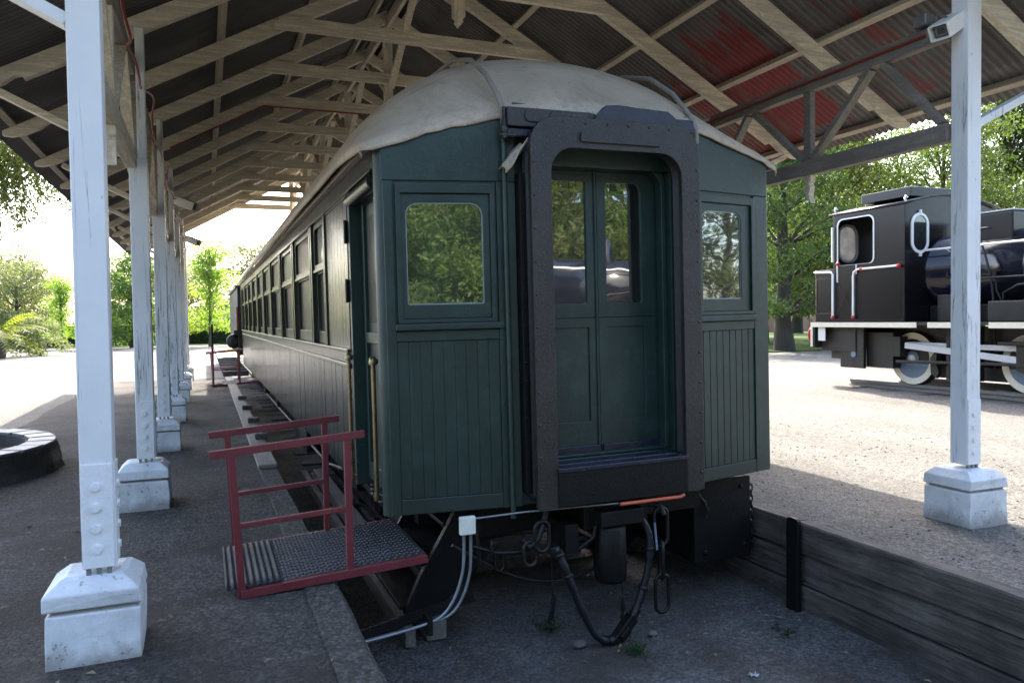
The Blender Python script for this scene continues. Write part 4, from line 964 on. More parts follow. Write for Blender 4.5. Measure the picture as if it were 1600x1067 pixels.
def ovalp(cx_, cz, w_, h_, n=24):
    out_ = []
    for k in range(n):
        a = 2 * math.pi * k / n; s_ = math.sin(a); out_.append((cx_ + w_ * math.cos(a), cz + (h_ - w_) * (1 if s_ >= 0 else -1) * min(1, abs(s_) * 3) + w_ * s_))
    return out_
cab.prism([(LX + .031, FZ), (LR - .031, FZ)] + [(min(max(x, LX + .031), LR - .031), z) for x, z in reversed(arch())], mpF(YFc), 0, .03)
aw = [(min(max(x, LX + .031), LR - .031), z) for x, z in arch()]
HX = (LX + .10, LX + .75)
cab.prism([(LX + .031, FZ), (LR - .031, FZ), (LR - .031, 2.62), (LX + .031, 2.62)], mpF(YC - .03), 0, .03)
cab.prism([(LX + .031, 3.70), (LR - .031, 3.70)] + list(reversed(aw)), mpF(YC - .03), 0, .03)
cab.prism([(HX[1], 2.621), (LR - .031, 2.621), (LR - .031, 3.699), (HX[1], 3.699)], mpF(YC - .03), 0, .03)
cab.ring(rrect(LX + .031, HX[1] - .001, 2.621, 3.699, .003, 6), rrect(LX + .13, LX + .63, 2.78, 3.55, .22, 6), mpF(YC - .03), 0, .03)
cb_ = cab.build('cab', M['loco'], lo, .004)
b = MB(); top = arch(); b.grid([[(LX - .04 + (x - LX) * (LW + .08) / LW, y, z + .03) for x, z in top] for y in (YFc - .07, YC + .10)], True); o = b.build('cab_roof', M['loco'], cb_); sm = o.modifiers.new('s', 'SOLIDIFY'); sm.thickness = .03
b = MB(); b.box(LC - .85, LC + .85, YFc + .25, YC - .35, 4.0, 4.20); b.build('roof_vent', M['loco'], cb_, .01)
b = MB(); b.ring(rrect(12.17 - .022, 13.14 + .022, 2.66 - .0, 3.66 + .022, (.12, .02, .15, .15), 6), rrect(12.175, 13.135, 2.665, 3.655, (.12, .02, .14, .14), 6), mpS, -.015, .0)
b.tube([(LX - .012, 13.15, 2.70), (LX - .012, 13.15, 2.30)], .018, 8); b.tube([(LX - .012, 12.62, 2.66), (LX - .012, 12.62, 2.45)], .014, 8); b.build('door_trim', M['whitemetal'], cb_)
b = MB(); b.prism(rrect(LX + .13, LX + .63, 2.78, 3.55, .22, 6), mpF(YC - .015), -.004, 0); b.build('rear_window', M['frosted'], cb_)
b = MB(); b.ring(rrect(LX + .09, LX + .67, 2.74, 3.59, .25, 6), rrect(LX + .13, LX + .63, 2.78, 3.55, .22, 6), mpF(YC - .031), -.03, 0); b.build('rear_window', M['galv'], cb_)
for xo in (-1, 1):
    xc_ = LC + xo * .90
    b = MB(); b.ring(rrect(xc_ - .24, xc_ + .24, 2.80, 3.62, .235, 8), rrect(xc_ - .185, xc_ + .185, 2.855, 3.565, .18, 8), mpF(YFc), -.03, 0); b.box(xc_ - .02, xc_ + .02, YFc - .05, YFc - .001, 3.61, 3.68); b.box(xc_ - .02, xc_ + .02, YFc - .05, YFc - .001, 2.74, 2.81); sp = b.build('front_window', M['whitemetal'], cb_, .004)
    b = MB(); b.prism(rrect(xc_ - .19, xc_ + .19, 2.85, 3.57, .185, 8), mpF(YFc), -.012, -.004); b.build('pane', M['glassdark'], sp)
b = MB()    # white grab rails
b.tube([(LX - .05, YC - .02, 2.75), (LX - .05, YC - .02, 3.52)], .022, 8)
for pts in ([(LX - .05, YR - .03, 2.55), (LX - .05, YR - .52, 2.53), (LX - .05, YR - .58, 2.48), (LX - .05, YR - .58, 1.55)], [(LX - .05, YFc + .1, 2.56), (LX - .05, 12.55, 2.55), (LX - .05, 12.65, 2.50), (LX - .05, 12.67, 2.4), (LX - .05, 12.67, 1.55)]): b.tube(pts, .024, 8)
b.build('grab_rail', M['whitemetal'], lo)
b = MB()
for p in ((YR - .58, 1.53), (12.67, 1.53), (YFc + .1, 2.56), (12.45, 2.55), (13.1, 2.70)): b.lathe([(.035, -.03), (.045, 0), (.035, .03)], (LX - .05, p[0], p[1]), (0, 1, 0) if p[1] > 2.5 else (0, 0, 1), 10)
b.build('grab_rail', M['brightred'], lo)
# bunker and lower cab
b = MB(); b.box(LX + .004, LR - .004, YC, YR, FZ, 2.60); b.ring(rrect(YC + .05, YR - .04, 1.6, 2.4, .01, 2), rrect(YC + .07, YR - .06, 1.62, 2.38, .01, 2), mpS, -.006, .01); b.build('bunker', M['loco'], lo, .01)
b = MB()
for y in rng(YFc + .06, YC - .05, .07): b.lathe([(.012, 0), (0, .008)], (LX, y, 2.62), (-1, 0, 0), 6); b.lathe([(.012, 0), (0, .008)], (LX, y, FZ + .04), (-1, 0, 0), 6)
struct(b.build('rivets', M['loco'], cb_), 'stuff')
b = MB(); b.tube([(LX - .03, 13.22, 1.5), (LX - .03, 12.67, 2.4)], .0035, 6); b.tube([(LX - .03, 13.22, 2.4), (LX - .03, 12.7, 1.6)], .0035, 6); b.build('stay_wire', M['chain'], lo)
# footplate with cream edge, buffer beam
b = MB(); b.box(LX - .08, LR + .08, YFr, YR + .06, FZ - .06, FZ - .002); b.build('footplate', M['locofr'], lo)
b = MB(); b.box(LX - .095, LX - .081, 11.05, YR + .05, FZ - .11, FZ - .005); b.box(LX - .095, LX - .081, 9.75, 10.8, FZ - .11, FZ - .005); b.box(LX - .095, LX - .081, YFr, 9.55, FZ - .11, FZ - .005); b.box(LX - .095, LX - .081, YR - .01, YR + .05, FZ - .56, FZ - .112); b.build('edge_strip', M['cream_edge'], lo)
b = MB(); b.box(LX - .08, LR + .08, YR - .06, YR + .06, FZ - .58, FZ - .062); b.box(LX + .2, LR - .2, 12.9, YR - .07, FZ - .6, FZ - .07); b.box(LX + .1, LX + .16, 12.75, YR - .08, FZ - .65, FZ - .07); b.box(LX + .12, LX + .2, 12.55, 13.2, .42, FZ - .08); b.box(LX + .2, LX + .3, 12.9, 13.55, .60, .9); b.box(LX + .25, LR - .25, 11.9, 12.6, .45, 1.2); b.build('rear_frame', M['locofr'], lo, .006)
b = MB(); b.box(LX - .03, LX - .015, YR - .33, YR - .12, FZ - .42, FZ - .12); b.build('notice_plate', M['whitemetal'], lo)
b = MB(); b.lathe([(.07, 0), (.07, .01)], (LX + .115, 12.82, .72), (-1, 0, 0), 14); b.build('notice_plate', M['wheelblue'], lo)
for xo in (-.85, .85):
    b = MB(); b.lathe([(.09, 0), (.09, .28), (.06, .3), (.06, .4), (.21, .40), (.22, .43), (.18, .46), (0, .47)], (LC + xo, YR + .06, 1.12), (0, 1, 0), 20); b.build('buffer', M['brightred'], lo)
# boiler, saddle boxes, dome, chimney, smokebox
b = MB(); b.lathe([(.76, 0), (.76, .04), (.74, .05), (.74, 2.0), (.755, 2.01), (.755, 2.07), (.74, 2.08), (.74, 4.4), (.80, 4.41), (.80, 5.9), (.76, 5.95), (.6, 6.02), (0, 6.06)], (LC, YFc - .001, 2.42), (0, -1, 0), 40); bl = b.build('boiler', M['locob'], lo)
b = MB(); b.tube([(LC - .80, YFc - .05, 2.86), (LC - .80, YFr + .3, 2.86)], .022, 8)
for y in rng(YFc - .5, YFr + .5, 1.2): b.tube([(LC - .80, y, 2.86), (LC - .66, y, 2.80)], .015, 6)
b.build('handrail', M['whitemetal'], lo)
b = MB(); b.box(LC - .5, LC + .5, 9.75, 10.95, 2.95, 3.47); b.build('sandbox', M['loco'], lo, .03, 3)
b = MB(); b.box(LC - .52, LC + .52, 9.73, 10.97, 3.472, 3.50); b.tube([(LC - .505, 10.2, 3.2), (LC - .56, 10.2, 3.2), (LC - .56, 10.45, 3.2), (LC - .505, 10.45, 3.2)], .014, 6); b.build('sandbox_lid', M['galv'], lo, .008)
b = MB(); b.lathe([(.34, 0), (.33, .45), (.28, .60), (.18, .70), (0, .75)], (LC, 8.6, 3.05), (0, 0, 1), 24); b.build('steam_dome', M['locob'], lo)
b = MB(); b.lathe([(.26, 0), (.22, .1), (.20, .75), (.25, .78), (.25, .86), (.18, .86)], (LC, 6.1, 3.12), (0, 0, 1), 24); b.build('chimney', M['locob'], lo)
b = MB(); b.box(LC - .62, LC + .62, 7.5, YFc - .01, FZ, 1.75); b.box(LC - .95, LC - .63, 10.35, 10.95, FZ, 1.95); b.box(LC - .66, LC + .66, 5.6, 7.0, FZ, 2.1); b.box(LX + .35, LX + .5, 9.2, 9.9, FZ, 1.8); b.build('firebox', M['locofr'], lo, .02)
b = MB()
for y in rng(7.6, 11.3, .14):
    for z in (1.5, 1.62): b.lathe([(.014, 0), (0, .01)], (LC - .62, y, z), (-1, 0, 0), 6)
b.tube([(LC - .75, 9.9, 2.35), (LC - .78, 9.85, 2.0), (LC - .72, 9.75, 1.7), (LC - .7, 9.5, 1.5)], .02, 8); b.tube([(LC - .8, 9.0, 2.1), (LC - .85, 9.4, 2.08), (LC - .8, 9.7, 1.95), (LC - .75, 9.72, FZ)], .022, 8); b.lathe([(.05, -.05), (.05, .05)], (LC - .77, 9.9, 2.3), (0, 0, 1), 8); b.build('pipe_work', M['chain'], lo)
# rivet rows on the rear plates, sand pipes, steps, springs
b = MB()
for y in rng(12.6, 13.15, .07):
    for z in (.46, .80, 1.28): b.lathe([(.013, 0), (0, .009)], (LX + .118, y, z), (-1, 0, 0), 6)
for z in rng(.5, 1.3, .09):
    for y in (12.58, 12.9, 13.17): b.lathe([(.013, 0), (0, .009)], (LX + .118, y, z), (-1, 0, 0), 6)
for y in rng(13.0, 13.7, .08): b.lathe([(.013, 0), (0, .009)], (LX + .098, y, .82), (-1, 0, 0), 6)
for z in rng(2.7, 3.7, .09): b.lathe([(.011, 0), (0, .008)], (LX, YFc + .03, z), (-1, 0, 0), 6)
for z in rng(1.5, 2.5, .09):
    for y in (YFc + .03, 12.6, 13.25): b.lathe([(.011, 0), (0, .008)], (LX, y, z), (-1, 0, 0), 6)
struct(b.build('rivets', M['loco'], lo), 'stuff')
for y in (11.62, 9.18):
    for k in range(5):
        b = MB(); L_ = .52 - k * .08; b.box(LX + .52, LX + .60, y - L_, y + L_, 1.26 + k * .022, 1.28 + k * .022); b.build('leaf_spring', M['locofr'], lo)
for pts in ([(LC - .74, 10.2, 2.95), (LC - .82, 10.0, 2.5), (LC - .80, 9.9, 1.9), (LC - .8, 9.85, .5)], [(LC - .72, 10.9, 2.4), (LC - .80, 10.6, 2.25), (LC - .82, 8.4, 2.2), (LC - .8, 7.6, 1.9)], [(LC - .70, 11.3, 2.1), (LC - .80, 11.1, 1.95), (LC - .80, 10.4, 1.6)]):
    b = MB(); b.tube(smooth_path(pts, 4), .02, 8); b.build('pipe', M['chain'], lo)
# frames between the wheels
b = MB()
for x in (LX + .62, LR - .62): b.box(x - .02, x + .02, 5.4, 12.9, .55, 1.3)
b.box(LX + .6, LR - .6, 8.2, 11.2, .30, .62)
for y in rng(8.3, 11.1, .12): b.lathe([(.016, 0), (0, .01)], (LX + .6, y, .36), (-1, 0, 0), 6)
for y in (10.7, 10.1, 8.2): b.box(LX + .34, LX + .5, y - .04, y + .04, .30, 1.34)
b.prism([(10.95, .9), (11.12, .7), (11.1, .4), (10.98, .3), (10.92, .42), (10.98, .62)], mpS, .36, .44); b.build('main_frame', M['locofr'], lo, .006)
WX = LX + .47
def wheel(y):
    zc, rr = .665, .53
    q = MB(); q.ring([(y + rr * math.cos(t), zc + rr * math.sin(t)) for t in [2 * math.pi * k / 40 for k in range(40)]], [(y + .405 * math.cos(t), zc + .405 * math.sin(t)) for t in [2 * math.pi * k / 40 for k in range(40)]], lambda a, z, d: (WX + d, a, z), 0, .012)
    wt = MB(); wt.lathe([(.41, .01), (.53, .0), (.53, .12), (.565, .125), (.565, .15), (.41, .15)], (WX + .002, y, zc), (1, 0, 0), 40)
    root = wt.build('wheel', M['locofr'], lo)
    q.build('tyre', M['cream_edge'], root)
    s_ = MB()
    for k in range(12):
        t = 2 * math.pi * k / 12 + .1
        s_.beam((WX + .05, y + .1 * math.cos(t), zc + .1 * math.sin(t)), (WX + .05, y + .41 * math.cos(t), zc + .41 * math.sin(t)), .05, .06, (1, 0, 0))
    s_.lathe([(.15, 0), (.15, .12)], (WX, y, zc), (1, 0, 0), 20)
    cw = [(y + .404 * math.cos(t), zc + .404 * math.sin(t)) for t in [R(195) + R(150) * k / 14 for k in range(15)]]
    s_.prism(cw, lambda a, z, d: (WX + d, a, z), .004, .10); s_.build('spokes', M['wheelblue'], root)
    c_ = MB(); c_.lathe([(.08, 0), (.075, .05), (0, .06)], (WX, y, zc), (-1, 0, 0), 16); c_.build('hub', M['cream_edge'], root)
for y in (11.62, 9.18): wheel(y)
b = MB(); b.beam((LX + .38, 11.66, .96), (LX + .38, 8.6, .93), .05, .10); b.beam((LX + .30, 11.64, .94), (LX + .30, 9.15, .72), .05, .12); b.build('side_rod', M['steel'], lo, .006)
b = MB(); b.box(LX + .24, LX + .46, 11.72, 11.96, .70, 1.12); b.beam((LX + .28, 11.85, .60), (LX + .28, 9.0, .66), .04, .06); b.box(LX + .26, LX + .44, 9.0, 9.3, .6, 1.05); b.box(LX + .2, LX + .5, 8.7, 9.6, 1.0, 1.06); b.prism([(9.05, 1.0), (9.3, 1.0), (9.25, .7), (9.32, .55), (9.1, .5)], mpS, .27, .33); b.build('motion_bracket', M['locofr'], lo, .012)
b = MB(); b.box(LX + .1, LX + .6, 5.4, 6.8, .5, 1.15); b.lathe([(.28, 0), (.28, 1.2)], (LX + .38, 5.5, .85), (0, 1, 0), 20); b.build('cylinder_block', M['loco'], lo, .02)
for m_ in ('roof_hook',):
    b = MB()
    for y in (YC - .02, YFc + .02): b.tube([(LX + .06, y, 3.84), (LX + .02, y, 3.90), (LX + .05, y, 3.95), (LX + .10, y, 3.92)], .02, 6)
    b.build(m_, M['whitemetal'], cb_)
# its track
lt = thing('railway_track', 'short rusty track on gravel under the black locomotive', 'railway track', (LC, 10, 0))
for x in (WX + .07, LR - .54):
    b = MB(); b.box(x - .035, x + .035, -2, 13.3, .07, .13); b.box(x - .01, x + .01, -2, 13.3, .02, .07); b.box(x - .06, x + .06, -2, 13.3, -.01, .02); b.build('rail', M['greytim'], lt)
for i in range(17):
    y = -1.5 + i * .9; b = MB(); b.box(LX + .1, LR - .1, y - .1, y + .1, -.12, -.012); b.build('sleeper', M['sleeper'], lt, .01)
# a second locomotive stands behind the photographer (seen in the window glass)
lo2 = copy_tree(lo); lo2.location = (15.5, -9.2, 0); lo2.rotation_euler = (0, 0, R(-90)); lo2['label'] = 'second black steam locomotive, behind the viewer, mirrored in the end door panes'

# ------------------------------------------------------------------ trees and plants
def leaf_quads(mb, c, rad, n, size, flat=1., droop=0., thin=1.):
    for _ in range(n):
        while True:
            p = Vector((random.uniform(-1, 1), random.uniform(-1, 1), random.uniform(-1, 1)))
            if p.length < 1: break
        p = Vector((p.x * rad, p.y * rad, p.z * rad * flat)); p += Vector(c)
        nn = Vector((random.gauss(0, 1), random.gauss(0, 1), random.gauss(0, 1) + .6)).normalized()
        a = nn.orthogonal().normalized(); a.rotate(Matrix.Rotation(random.uniform(0, 6.28), 3, nn)); b_ = nn.cross(a)
        if droop: a = (a + Vector((0, 0, -droop))).normalized(); b_ = a.cross(nn).normalized()
        L = size * random.uniform(.6, 1.3); W = L * random.uniform(.38, .6) * thin
        mb.add([p - a * L * .5, p + b_ * W * .5 - a * .05 * L, p + a * L * .5, p - b_ * W * .5 + a * .05 * L], [(0, 1, 2, 3)])
def make_tree(name, kind, loc, H, seed, label, cat, group, leafm, crown_r, base, nclump, per, size, flat=.55, trunk_r=.22):
    random.seed(seed)
    t = thing(name, label, cat, loc, group); X, Y, Z = loc
    tr_ = MB(); pts = [(X, Y, Z - .1)]; bend = Vector((0, 0, 0))
    for i in range(1, 9):
        bend += Vector((random.gauss(0, .05), random.gauss(0, .05), 0)) * H / 10; pts.append((X + bend.x, Y + bend.y, Z + H * .92 * i / 8))
    tr_.tube(pts, [trunk_r * (1.35 if i == 0 else 1) * (1 - .9 * i / 8) + .015 for i in range(9)], 10)
    lv = MB()
    for k in range(nclump):
        if kind == 'conifer':
            h = base + (1 - base) * (random.random() ** 1.15); rr = crown_r * (1 - .80 * (h - base) / (1 - base)) * (.45 + .6 * random.random())
        elif kind == 'young':
            h = base + (1 - base) * random.random(); rr = crown_r * (1.05 - .75 * (h - base) / (1 - base)) * random.random()
        else:
            h = base + (1 - base) * random.random(); rr = crown_r * math.sqrt(max(.05, 1 - ((h - base) / (1 - base) * 1.7 - .75) ** 2)) * (.35 + .65 * random.random())
        a = random.uniform(0, 2 * math.pi); i8 = min(7, int(h / .92 * 8 * .85)); p0 = Vector(pts[i8])
        tip = Vector((X + bend.x * h + rr * math.cos(a), Y + bend.y * h + rr * math.sin(a), Z + H * h - (.12 * rr if kind == 'conifer' else -.05 * rr)))
        if k % 3 != 2: tr_.tube([p0, p0.lerp(tip, .5) + Vector((0, 0, .08 * rr)), tip], [trunk_r * .28 * (1 - i8 / 10), trunk_r * .14, .012], 5)
        cr = crown_r * (.22 + .16 * random.random())
        dr, th = (.7, .42) if kind == 'conifer' else (.15, .8); leaf_quads(lv, tip, cr, per, size, flat, dr, th); leaf_quads(lv, p0.lerp(tip, .65), cr * .8, per // 3, size, flat, dr, th)
    tr_.build('trunk', M['bark'], t); lv.build('crown', leafm, t, recalc=False)
    return t
GB = 'feathery green trees behind the locomotive'
tA = make_tree('cypress_tree', 'conifer', (24.0, 27.3, 0), 13, 11, 'tall feathery tree with a thick trunk on the lawn just right of the carriage', 'tree', GB, M['leafdark'], 4.3, .17, 105, 210, .30, .40, .36)
tB = make_tree('cypress_tree', 'broad', (31.0, 31.5, 0), 12, 12, 'bright green broad tree directly behind the locomotive cab', 'tree', GB, M['leafmid'], 4.0, .20, 90, 170, .21, .5, .28)
def clone(src, loc, rot, sc, label, group=None):
    c = copy_tree(src); c.location = loc; c.rotation_euler = (0, 0, rot); c.scale = (sc, sc, sc); c['label'] = label
    if group: c['group'] = group
    return c
random.seed(5)
for (x, y, s_, src, lab) in ((29.5, 35.5, 1.0, tA, 'second feathery tree whose thin trunk shows beside the carriage side'), (37, 36, 1.05, tA, 'dark feathery tree farther back above the locomotive cab roof'), (33, 26.5, .95, tB, 'light green tree behind the locomotive boiler right of the white post'),
                             (41, 29, 1.1, tA, 'tall dark feathery tree at the right edge of the view'), (45, 40, 1.15, tB, 'distant rounded tree over the locomotive boiler'), (52, 33, 1.2, tA, 'far feathery tree at the extreme right background'),
                             (36, 47, 1.1, tB, 'distant bright tree in the gap between the carriage and the cab'), (47, 52, 1.2, tA, 'farthest dark tree in the right background'), (28, 44, 1.1, tA, 'feathery tree far behind the lawn close to the carriage edge'), (60, 45, 1.2, tB, 'rounded tree far off beyond the right post')):
    clone(src, (x, y, 0), random.uniform(0, 6), s_, lab)
# far left park
GL = 'trees across the sunlit square on the left'
yg = make_tree('ginkgo_tree', 'young', (.35, 56, 0), 7.4, 21, 'slender yellow green young tree between the left posts and the carriage', 'tree', GL, M['leafyel_haze'], 2.6, .16, 60, 90, .22, .45, .12)
yb = make_tree('park_tree', 'broad', (-4.6, 58, 0), 6.3, 22, 'leafy bright green tree between the first and second left posts', 'tree', GL, M['leafmid'], 2.6, .05, 70, 100, .24, .55, .14)
gt = make_tree('park_tree', 'broad', (-14, 72, 0), 6.5, 23, 'grey green tree at the far left, leaves paled for haze', 'tree', GL, M['leafgrey_haze'], 3.6, .08, 70, 90, .30, .55, .2)
random.seed(9)
for (x, y, s_, src, lab) in ((-8.6, 57, .66, yg, 'small yellow green tree just left of the nearest post'), (-21, 66, .95, gt, 'grey green tree standing behind the palm'), (-6.5, 80, 1.15, gt, 'pale distant tree above the hedge behind the nearest post'), (6, 84, 1.5, gt, 'hazy large tree at the far end of the carriage'),
                             (-1.5, 76, 1.05, gt, 'pale distant tree behind the yellow green young tree'), (-27, 74, 1.2, yb, 'green tree at the extreme left background'), (3.6, 64, .75, yb, 'low bright bush tree beside the carriage far end'), (-2.2, 57.5, .85, yg, 'yellow green sapling between the second and third left posts'), (-17, 88, 1.3, gt, 'faint tall tree in the left distance')):
    clone(src, (x, y, 0), random.uniform(0, 6), s_, lab)
# hedge
random.seed(31)
hd = MB()
for i in range(220):
    x = -22 + 34 * i / 220; leaf_quads(hd, (x, 63 + random.uniform(-.5, .5), random.uniform(.3, 1.5)), .6, 50, .2, .8)
hb = MB(); hb.box(-22, 12, 62.8, 63.3, 0, 1.5)
hg = thing('hedge', 'long dark clipped hedge across the far side of the square', 'hedge', (-5, 63, 0)); hd.build('foliage', M['leafhedge'], hg, recalc=False); hb.build('stems', M['leafhedge'], hg)
# palm and shrub on the left
def palm(loc, H, L, nf, seed, label):
    random.seed(seed); t = thing('palm_tree', label, 'palm', loc); X, Y, Z = loc
    b = MB(); b.tube([(X, Y, Z - .05), (X, Y, Z + H * .4), (X + .03, Y, Z + H)], [.42, .46, .30], 12); b.build('trunk', M['bark'], t)
    lv = MB()
    for k in range(nf):
        a = 2 * math.pi * k / nf + random.uniform(-.2, .2); el = random.uniform(.1, 1.25); d = Vector((math.cos(a), math.sin(a), 0)); s_ = d.cross(Vector((0, 0, 1))); prev = None
        for i in range(16):
            u = i / 15; p = Vector((X, Y, Z + H)) + d * L * u * math.cos(el * .75) + Vector((0, 0, L * (u * math.sin(el) - .75 * u * u * (1.1 - .4 * el))))
            if prev is not None:
                lv.beam(prev, p, .03, .03)
                for sd in (-1, 1):
                    q = p + s_ * sd * .55 * (1 - .5 * u) + d * .25 + Vector((0, 0, -.18)); wv = (p - prev) * .3
                    lv.add([p - wv, p + wv, q], [(0, 1, 2)])
            prev = p
    lv.build('fronds', M['leafyel_haze'], t, recalc=False); return t
palm((-9.6, 44.6, 0), 1.1, 2.6, 26, 3, 'short feather palm with a fat trunk at the far left')
def shrub(loc, r_, h, seed, leafm, label, cl=40, per=70, size=.16, name='shrub'):
    random.seed(seed); t = thing(name, label, 'shrub', loc); X, Y, Z = loc; lv = MB(); st = MB()
    for k in range(cl):
        a = random.uniform(0, 6.28); u = random.random(); hh = h * random.random(); rr = r_ * (1 - hh / h * .7) * math.sqrt(u)
        c_ = (X + rr * math.cos(a), Y + rr * math.sin(a), Z + hh); leaf_quads(lv, c_, r_ * .28, per, size, .6)
        if k % 4 == 0: st.tube([(X, Y, Z - .02), c_], [.03, .008], 5)
    lv.build('foliage', leafm, t, recalc=False); st.build('stems', M['bark'], t); return t
shrub((-8.1, 47, 0), 1.7, 1.9, 41, M['leafgrey_haze'], 'rounded grey green conifer shrub right of the palm')
# drooping pepper tree outside the left eave
random.seed(77)
pt = thing('pepper_tree', 'pepper tree whose drooping branches hang behind the left eave', 'tree', (-9, 15.5, 0))
b = MB(); b.tube([(-9, 15.5, -.1), (-8.8, 15.6, 2.5), (-8.2, 15.9, 5.2), (-7.2, 16.2, 7.2)], [.38, .3, .22, .12], 10)
lv = MB()
for k in range(230):
    ax = -2.25 - (1.6 if k < 190 else 6) * random.random(); ay = 14.9 + 2.6 * random.random(); az = 4.7 + 1.0 * random.random()
    if k % 4 == 0: b.tube([(-8.2, 15.9, 5.2), ((-8.2 + ax) / 2, (15.9 + ay) / 2, az + .7), (ax, ay, az)], [.06, .035, .012], 5)
    Lh = random.uniform(.5, 1.9) * (.75 if ax > -2.8 else 1.0); x, y, z = ax, ay, az
    n = int(Lh * 15)
    for i in range(n):
        z -= Lh / n; x += random.gauss(0, .02); y += random.gauss(0, .02)
        leaf_quads(lv, (x, y, z), .09, 5, .075, 1., 1.2, .8)
b.build('trunk', M['bark'], pt); lv.build('crown', M['leafdark'], pt, recalc=False)
# trees behind the photographer: seen as reflections
for (x, y, s_, src) in ((-9, -18, .9, tB), (-2.5, -20, 1.0, tA), (2.5, -19, .95, tB), (8, -20, 1.05, tA), (13, -19, 1.0, tB), (19, -22, 1.1, tA), (25, -20, 1.0, tB), (-16, -19, 1.0, tA), (-22, -15, 1., tB), (31, -17, 1.05, tA), (5, -27, 1.2, tA), (16, -28, 1.2, tB), (-6, -27, 1.2, tB), (37, -13, 1.1, tB), (-27, -8, 1.1, tA)):
    clone(src, (x, y, 0), random.uniform(0, 6), s_, 'leafy tree behind the viewer, mirrored in the carriage windows', 'trees mirrored in the window glass')
random.seed(91)
bk = MB()
for i in range(520):
    x = -30 + 76 * random.random(); h_ = 9.5 * random.random() ** .8; leaf_quads(bk, (x, -30 + random.uniform(-1, 1), .3 + h_), 1.3, 42, .42, .8)
bk.box(-30, 46, -32.2, -31.8, 0, 8.5)
struct(bk.build('woodland', M['leafhedge'], recalc=False), 'stuff')

# far buildings
b = MB(); b.box(1.5, 9, 72, 76, 0, 3.0); wl = thing('shed', 'grey shed behind the hedge near the far end of the carriage', 'shed', (5, 72, 0)); b.build('wall', M['galv'], wl); b = MB(); b.prism([(1.2, 3.0), (9.3, 3.0), (9.3, 3.1), (5.2, 4.0), (1.2, 3.1)], lambda a, z, d: (a, d, z), 71.7, 76.3); b.build('roof', M['iron'], wl)
b = MB(); b.box(36, 70, 58, 58.25, 0, 1.9)
for i in range(12): b.box(36 + i * 3, 36.3 + i * 3, 57.9, 58.3, 0, 2.05)
tag(b.build('boundary_wall', paint('pink_brick', (.42, .25, .19), .7, .8, scale=4)), 'pinkish boundary wall low behind the trees on the right', 'wall')

# ------------------------------------------------------------------ small things on the ground
random.seed(123)
def pebble(mb, p, r_):
    bm = bmesh.new(); bmesh.ops.create_icosphere(bm, subdivisions=1, radius=r_)
    s_ = (random.uniform(.8, 1.4), random.uniform(.7, 1.2), random.uniform(.45, .8))
    vs = [(p[0] + v.co.x * s_[0] + random.uniform(-.15, .15) * r_, p[1] + v.co.y * s_[1] + random.uniform(-.15, .15) * r_, p[2] + v.co.z * s_[2]) for v in bm.verts]
    fs = [tuple(v.index for v in f_.verts) for f_ in bm.faces]; bm.free(); mb.add(vs, fs, False)
M['stone'] = paint('grey_stone', (.13, .12, .11), .6, .85, scale=7, bump=.008)
pb = MB()
for i in range(900):
    x = random.uniform(PIT_L + .05, PIT_R - .1); y = random.uniform(2.6, 6.2); pebble(pb, (x, y, PIT_Z + height(x, y) * 1.6 + .002), random.uniform(.003, .009))
for i in range(1400):
    x = random.uniform(PIT_R + .15, 9); y = 2 + 9 * random.random() ** 1.5; pebble(pb, (x, y, -.02 + height(x, y) + .002), random.uniform(.004, .013))
for i in range(700):
    x = random.uniform(-2.6, PIT_L - .25); y = random.uniform(2.8, 9); pebble(pb, (x, y, -.004 + height(x, y)), random.uniform(.003, .007))
struct(pb.build('pebbles', M['stone']), 'stuff')
for (x, y, r_, lab) in ((2.30, 4.60, .055, 'fist sized brown stone lying in the pit below the air hose'), (2.84, 4.55, .05, 'flat mossy stone in the pit right of the air hose'), (4.32, 4.45, .05, 'grey stone on the gravel beside the steel wall post')):
    b = MB(); pebble(b, (x, y, (PIT_Z if x < PIT_R else -.02) + r_ * .4), r_); o = b.build('stone', M['stone']); sb = o.modifiers.new('s', 'SUBSURF'); sb.levels = 2; sb.render_levels = 2; tag(o, lab, 'stone')
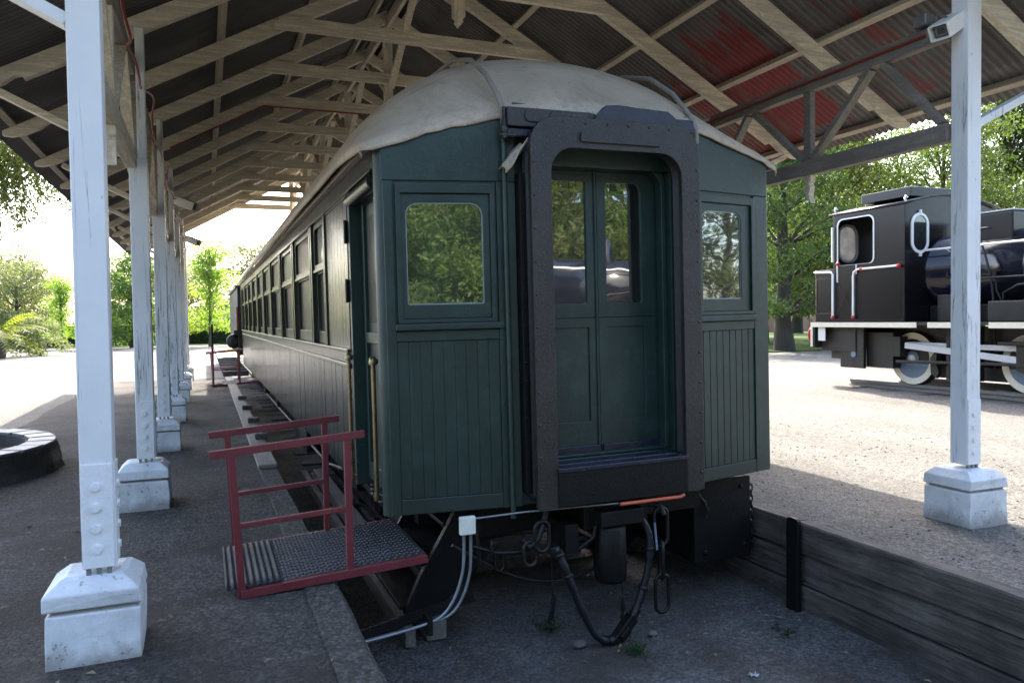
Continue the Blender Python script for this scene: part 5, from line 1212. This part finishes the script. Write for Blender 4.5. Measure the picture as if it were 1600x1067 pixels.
M['dryleaf'] = paint('dry_leaf', (.22, .17, .11), .6, .8, scale=9)
lf = MB()
for i in range(420):
    if i < 150: x = random.uniform(.9, 4.0); y = random.uniform(3.2, 5.6); z = PIT_Z + height(x, y) * 1.6 + .012
    else: x = random.uniform(-2.4, .6); y = random.uniform(3, 8); z = .004 + height(x, y)
    if i > 300: x = random.uniform(PIT_R + .2, 8); y = random.uniform(2.5, 9); z = -.008 + height(x, y)
    a = random.uniform(0, 6.28); L = random.uniform(.012, .034); c_, s_ = math.cos(a), math.sin(a)
    lf.add([(x - L * c_, y - L * s_, z), (x + .4 * L * s_, y - .4 * L * c_, z + .006), (x + L * c_, y + L * s_, z + .003), (x - .4 * L * s_, y + .4 * L * c_, z + .012)], [(0, 1, 2, 3)])
struct(lf.build('leaf_litter', M['dryleaf'], recalc=False), 'stuff')
def weed(x, y, h, n, label):
    t = MB()
    for i in range(n):
        a = random.uniform(0, 6.28); r_ = random.uniform(.01, .11); p = Vector((x + r_ * .4 * math.cos(a), y + r_ * .4 * math.sin(a), PIT_Z)); q = p + Vector((r_ * math.cos(a), r_ * math.sin(a), h * random.uniform(.3, 1)))
        s_ = Vector((-math.sin(a), math.cos(a), 0)) * .004; t.add([p - s_, p + s_, q], [(0, 1, 2)])
        for k in range(3): leaf_quads(t, p.lerp(q, .5 + .25 * k), .012, 2, .022)
    tag(t.build('weed', M['leafhedge'], recalc=False), label, 'weed')
weed(2.22, 4.92, .11, 30, 'small green weed growing in the pit left of the air hose'); weed(2.60, 4.35, .06, 34, 'low green weed in the pit in front of the air hose coupling'); weed(3.7, 4.25, .025, 12, 'tiny weed in the pit by the foot of the sleeper wall')
b = MB(); rows = [[(3.05 + .022 * i + .01 * math.sin(j * 3), 3.77 + .014 * j + .006 * math.sin(i * 2.2), PIT_Z + .012 + .008 * math.sin(i * 2.7 + j * 1.9)) for i in range(4)] for j in range(4)]; b.grid(rows, False); tag(b.build('paper_scrap', M['galv']), 'crumpled white scrap of paper on the pit floor near the right wall', 'litter')
clean()
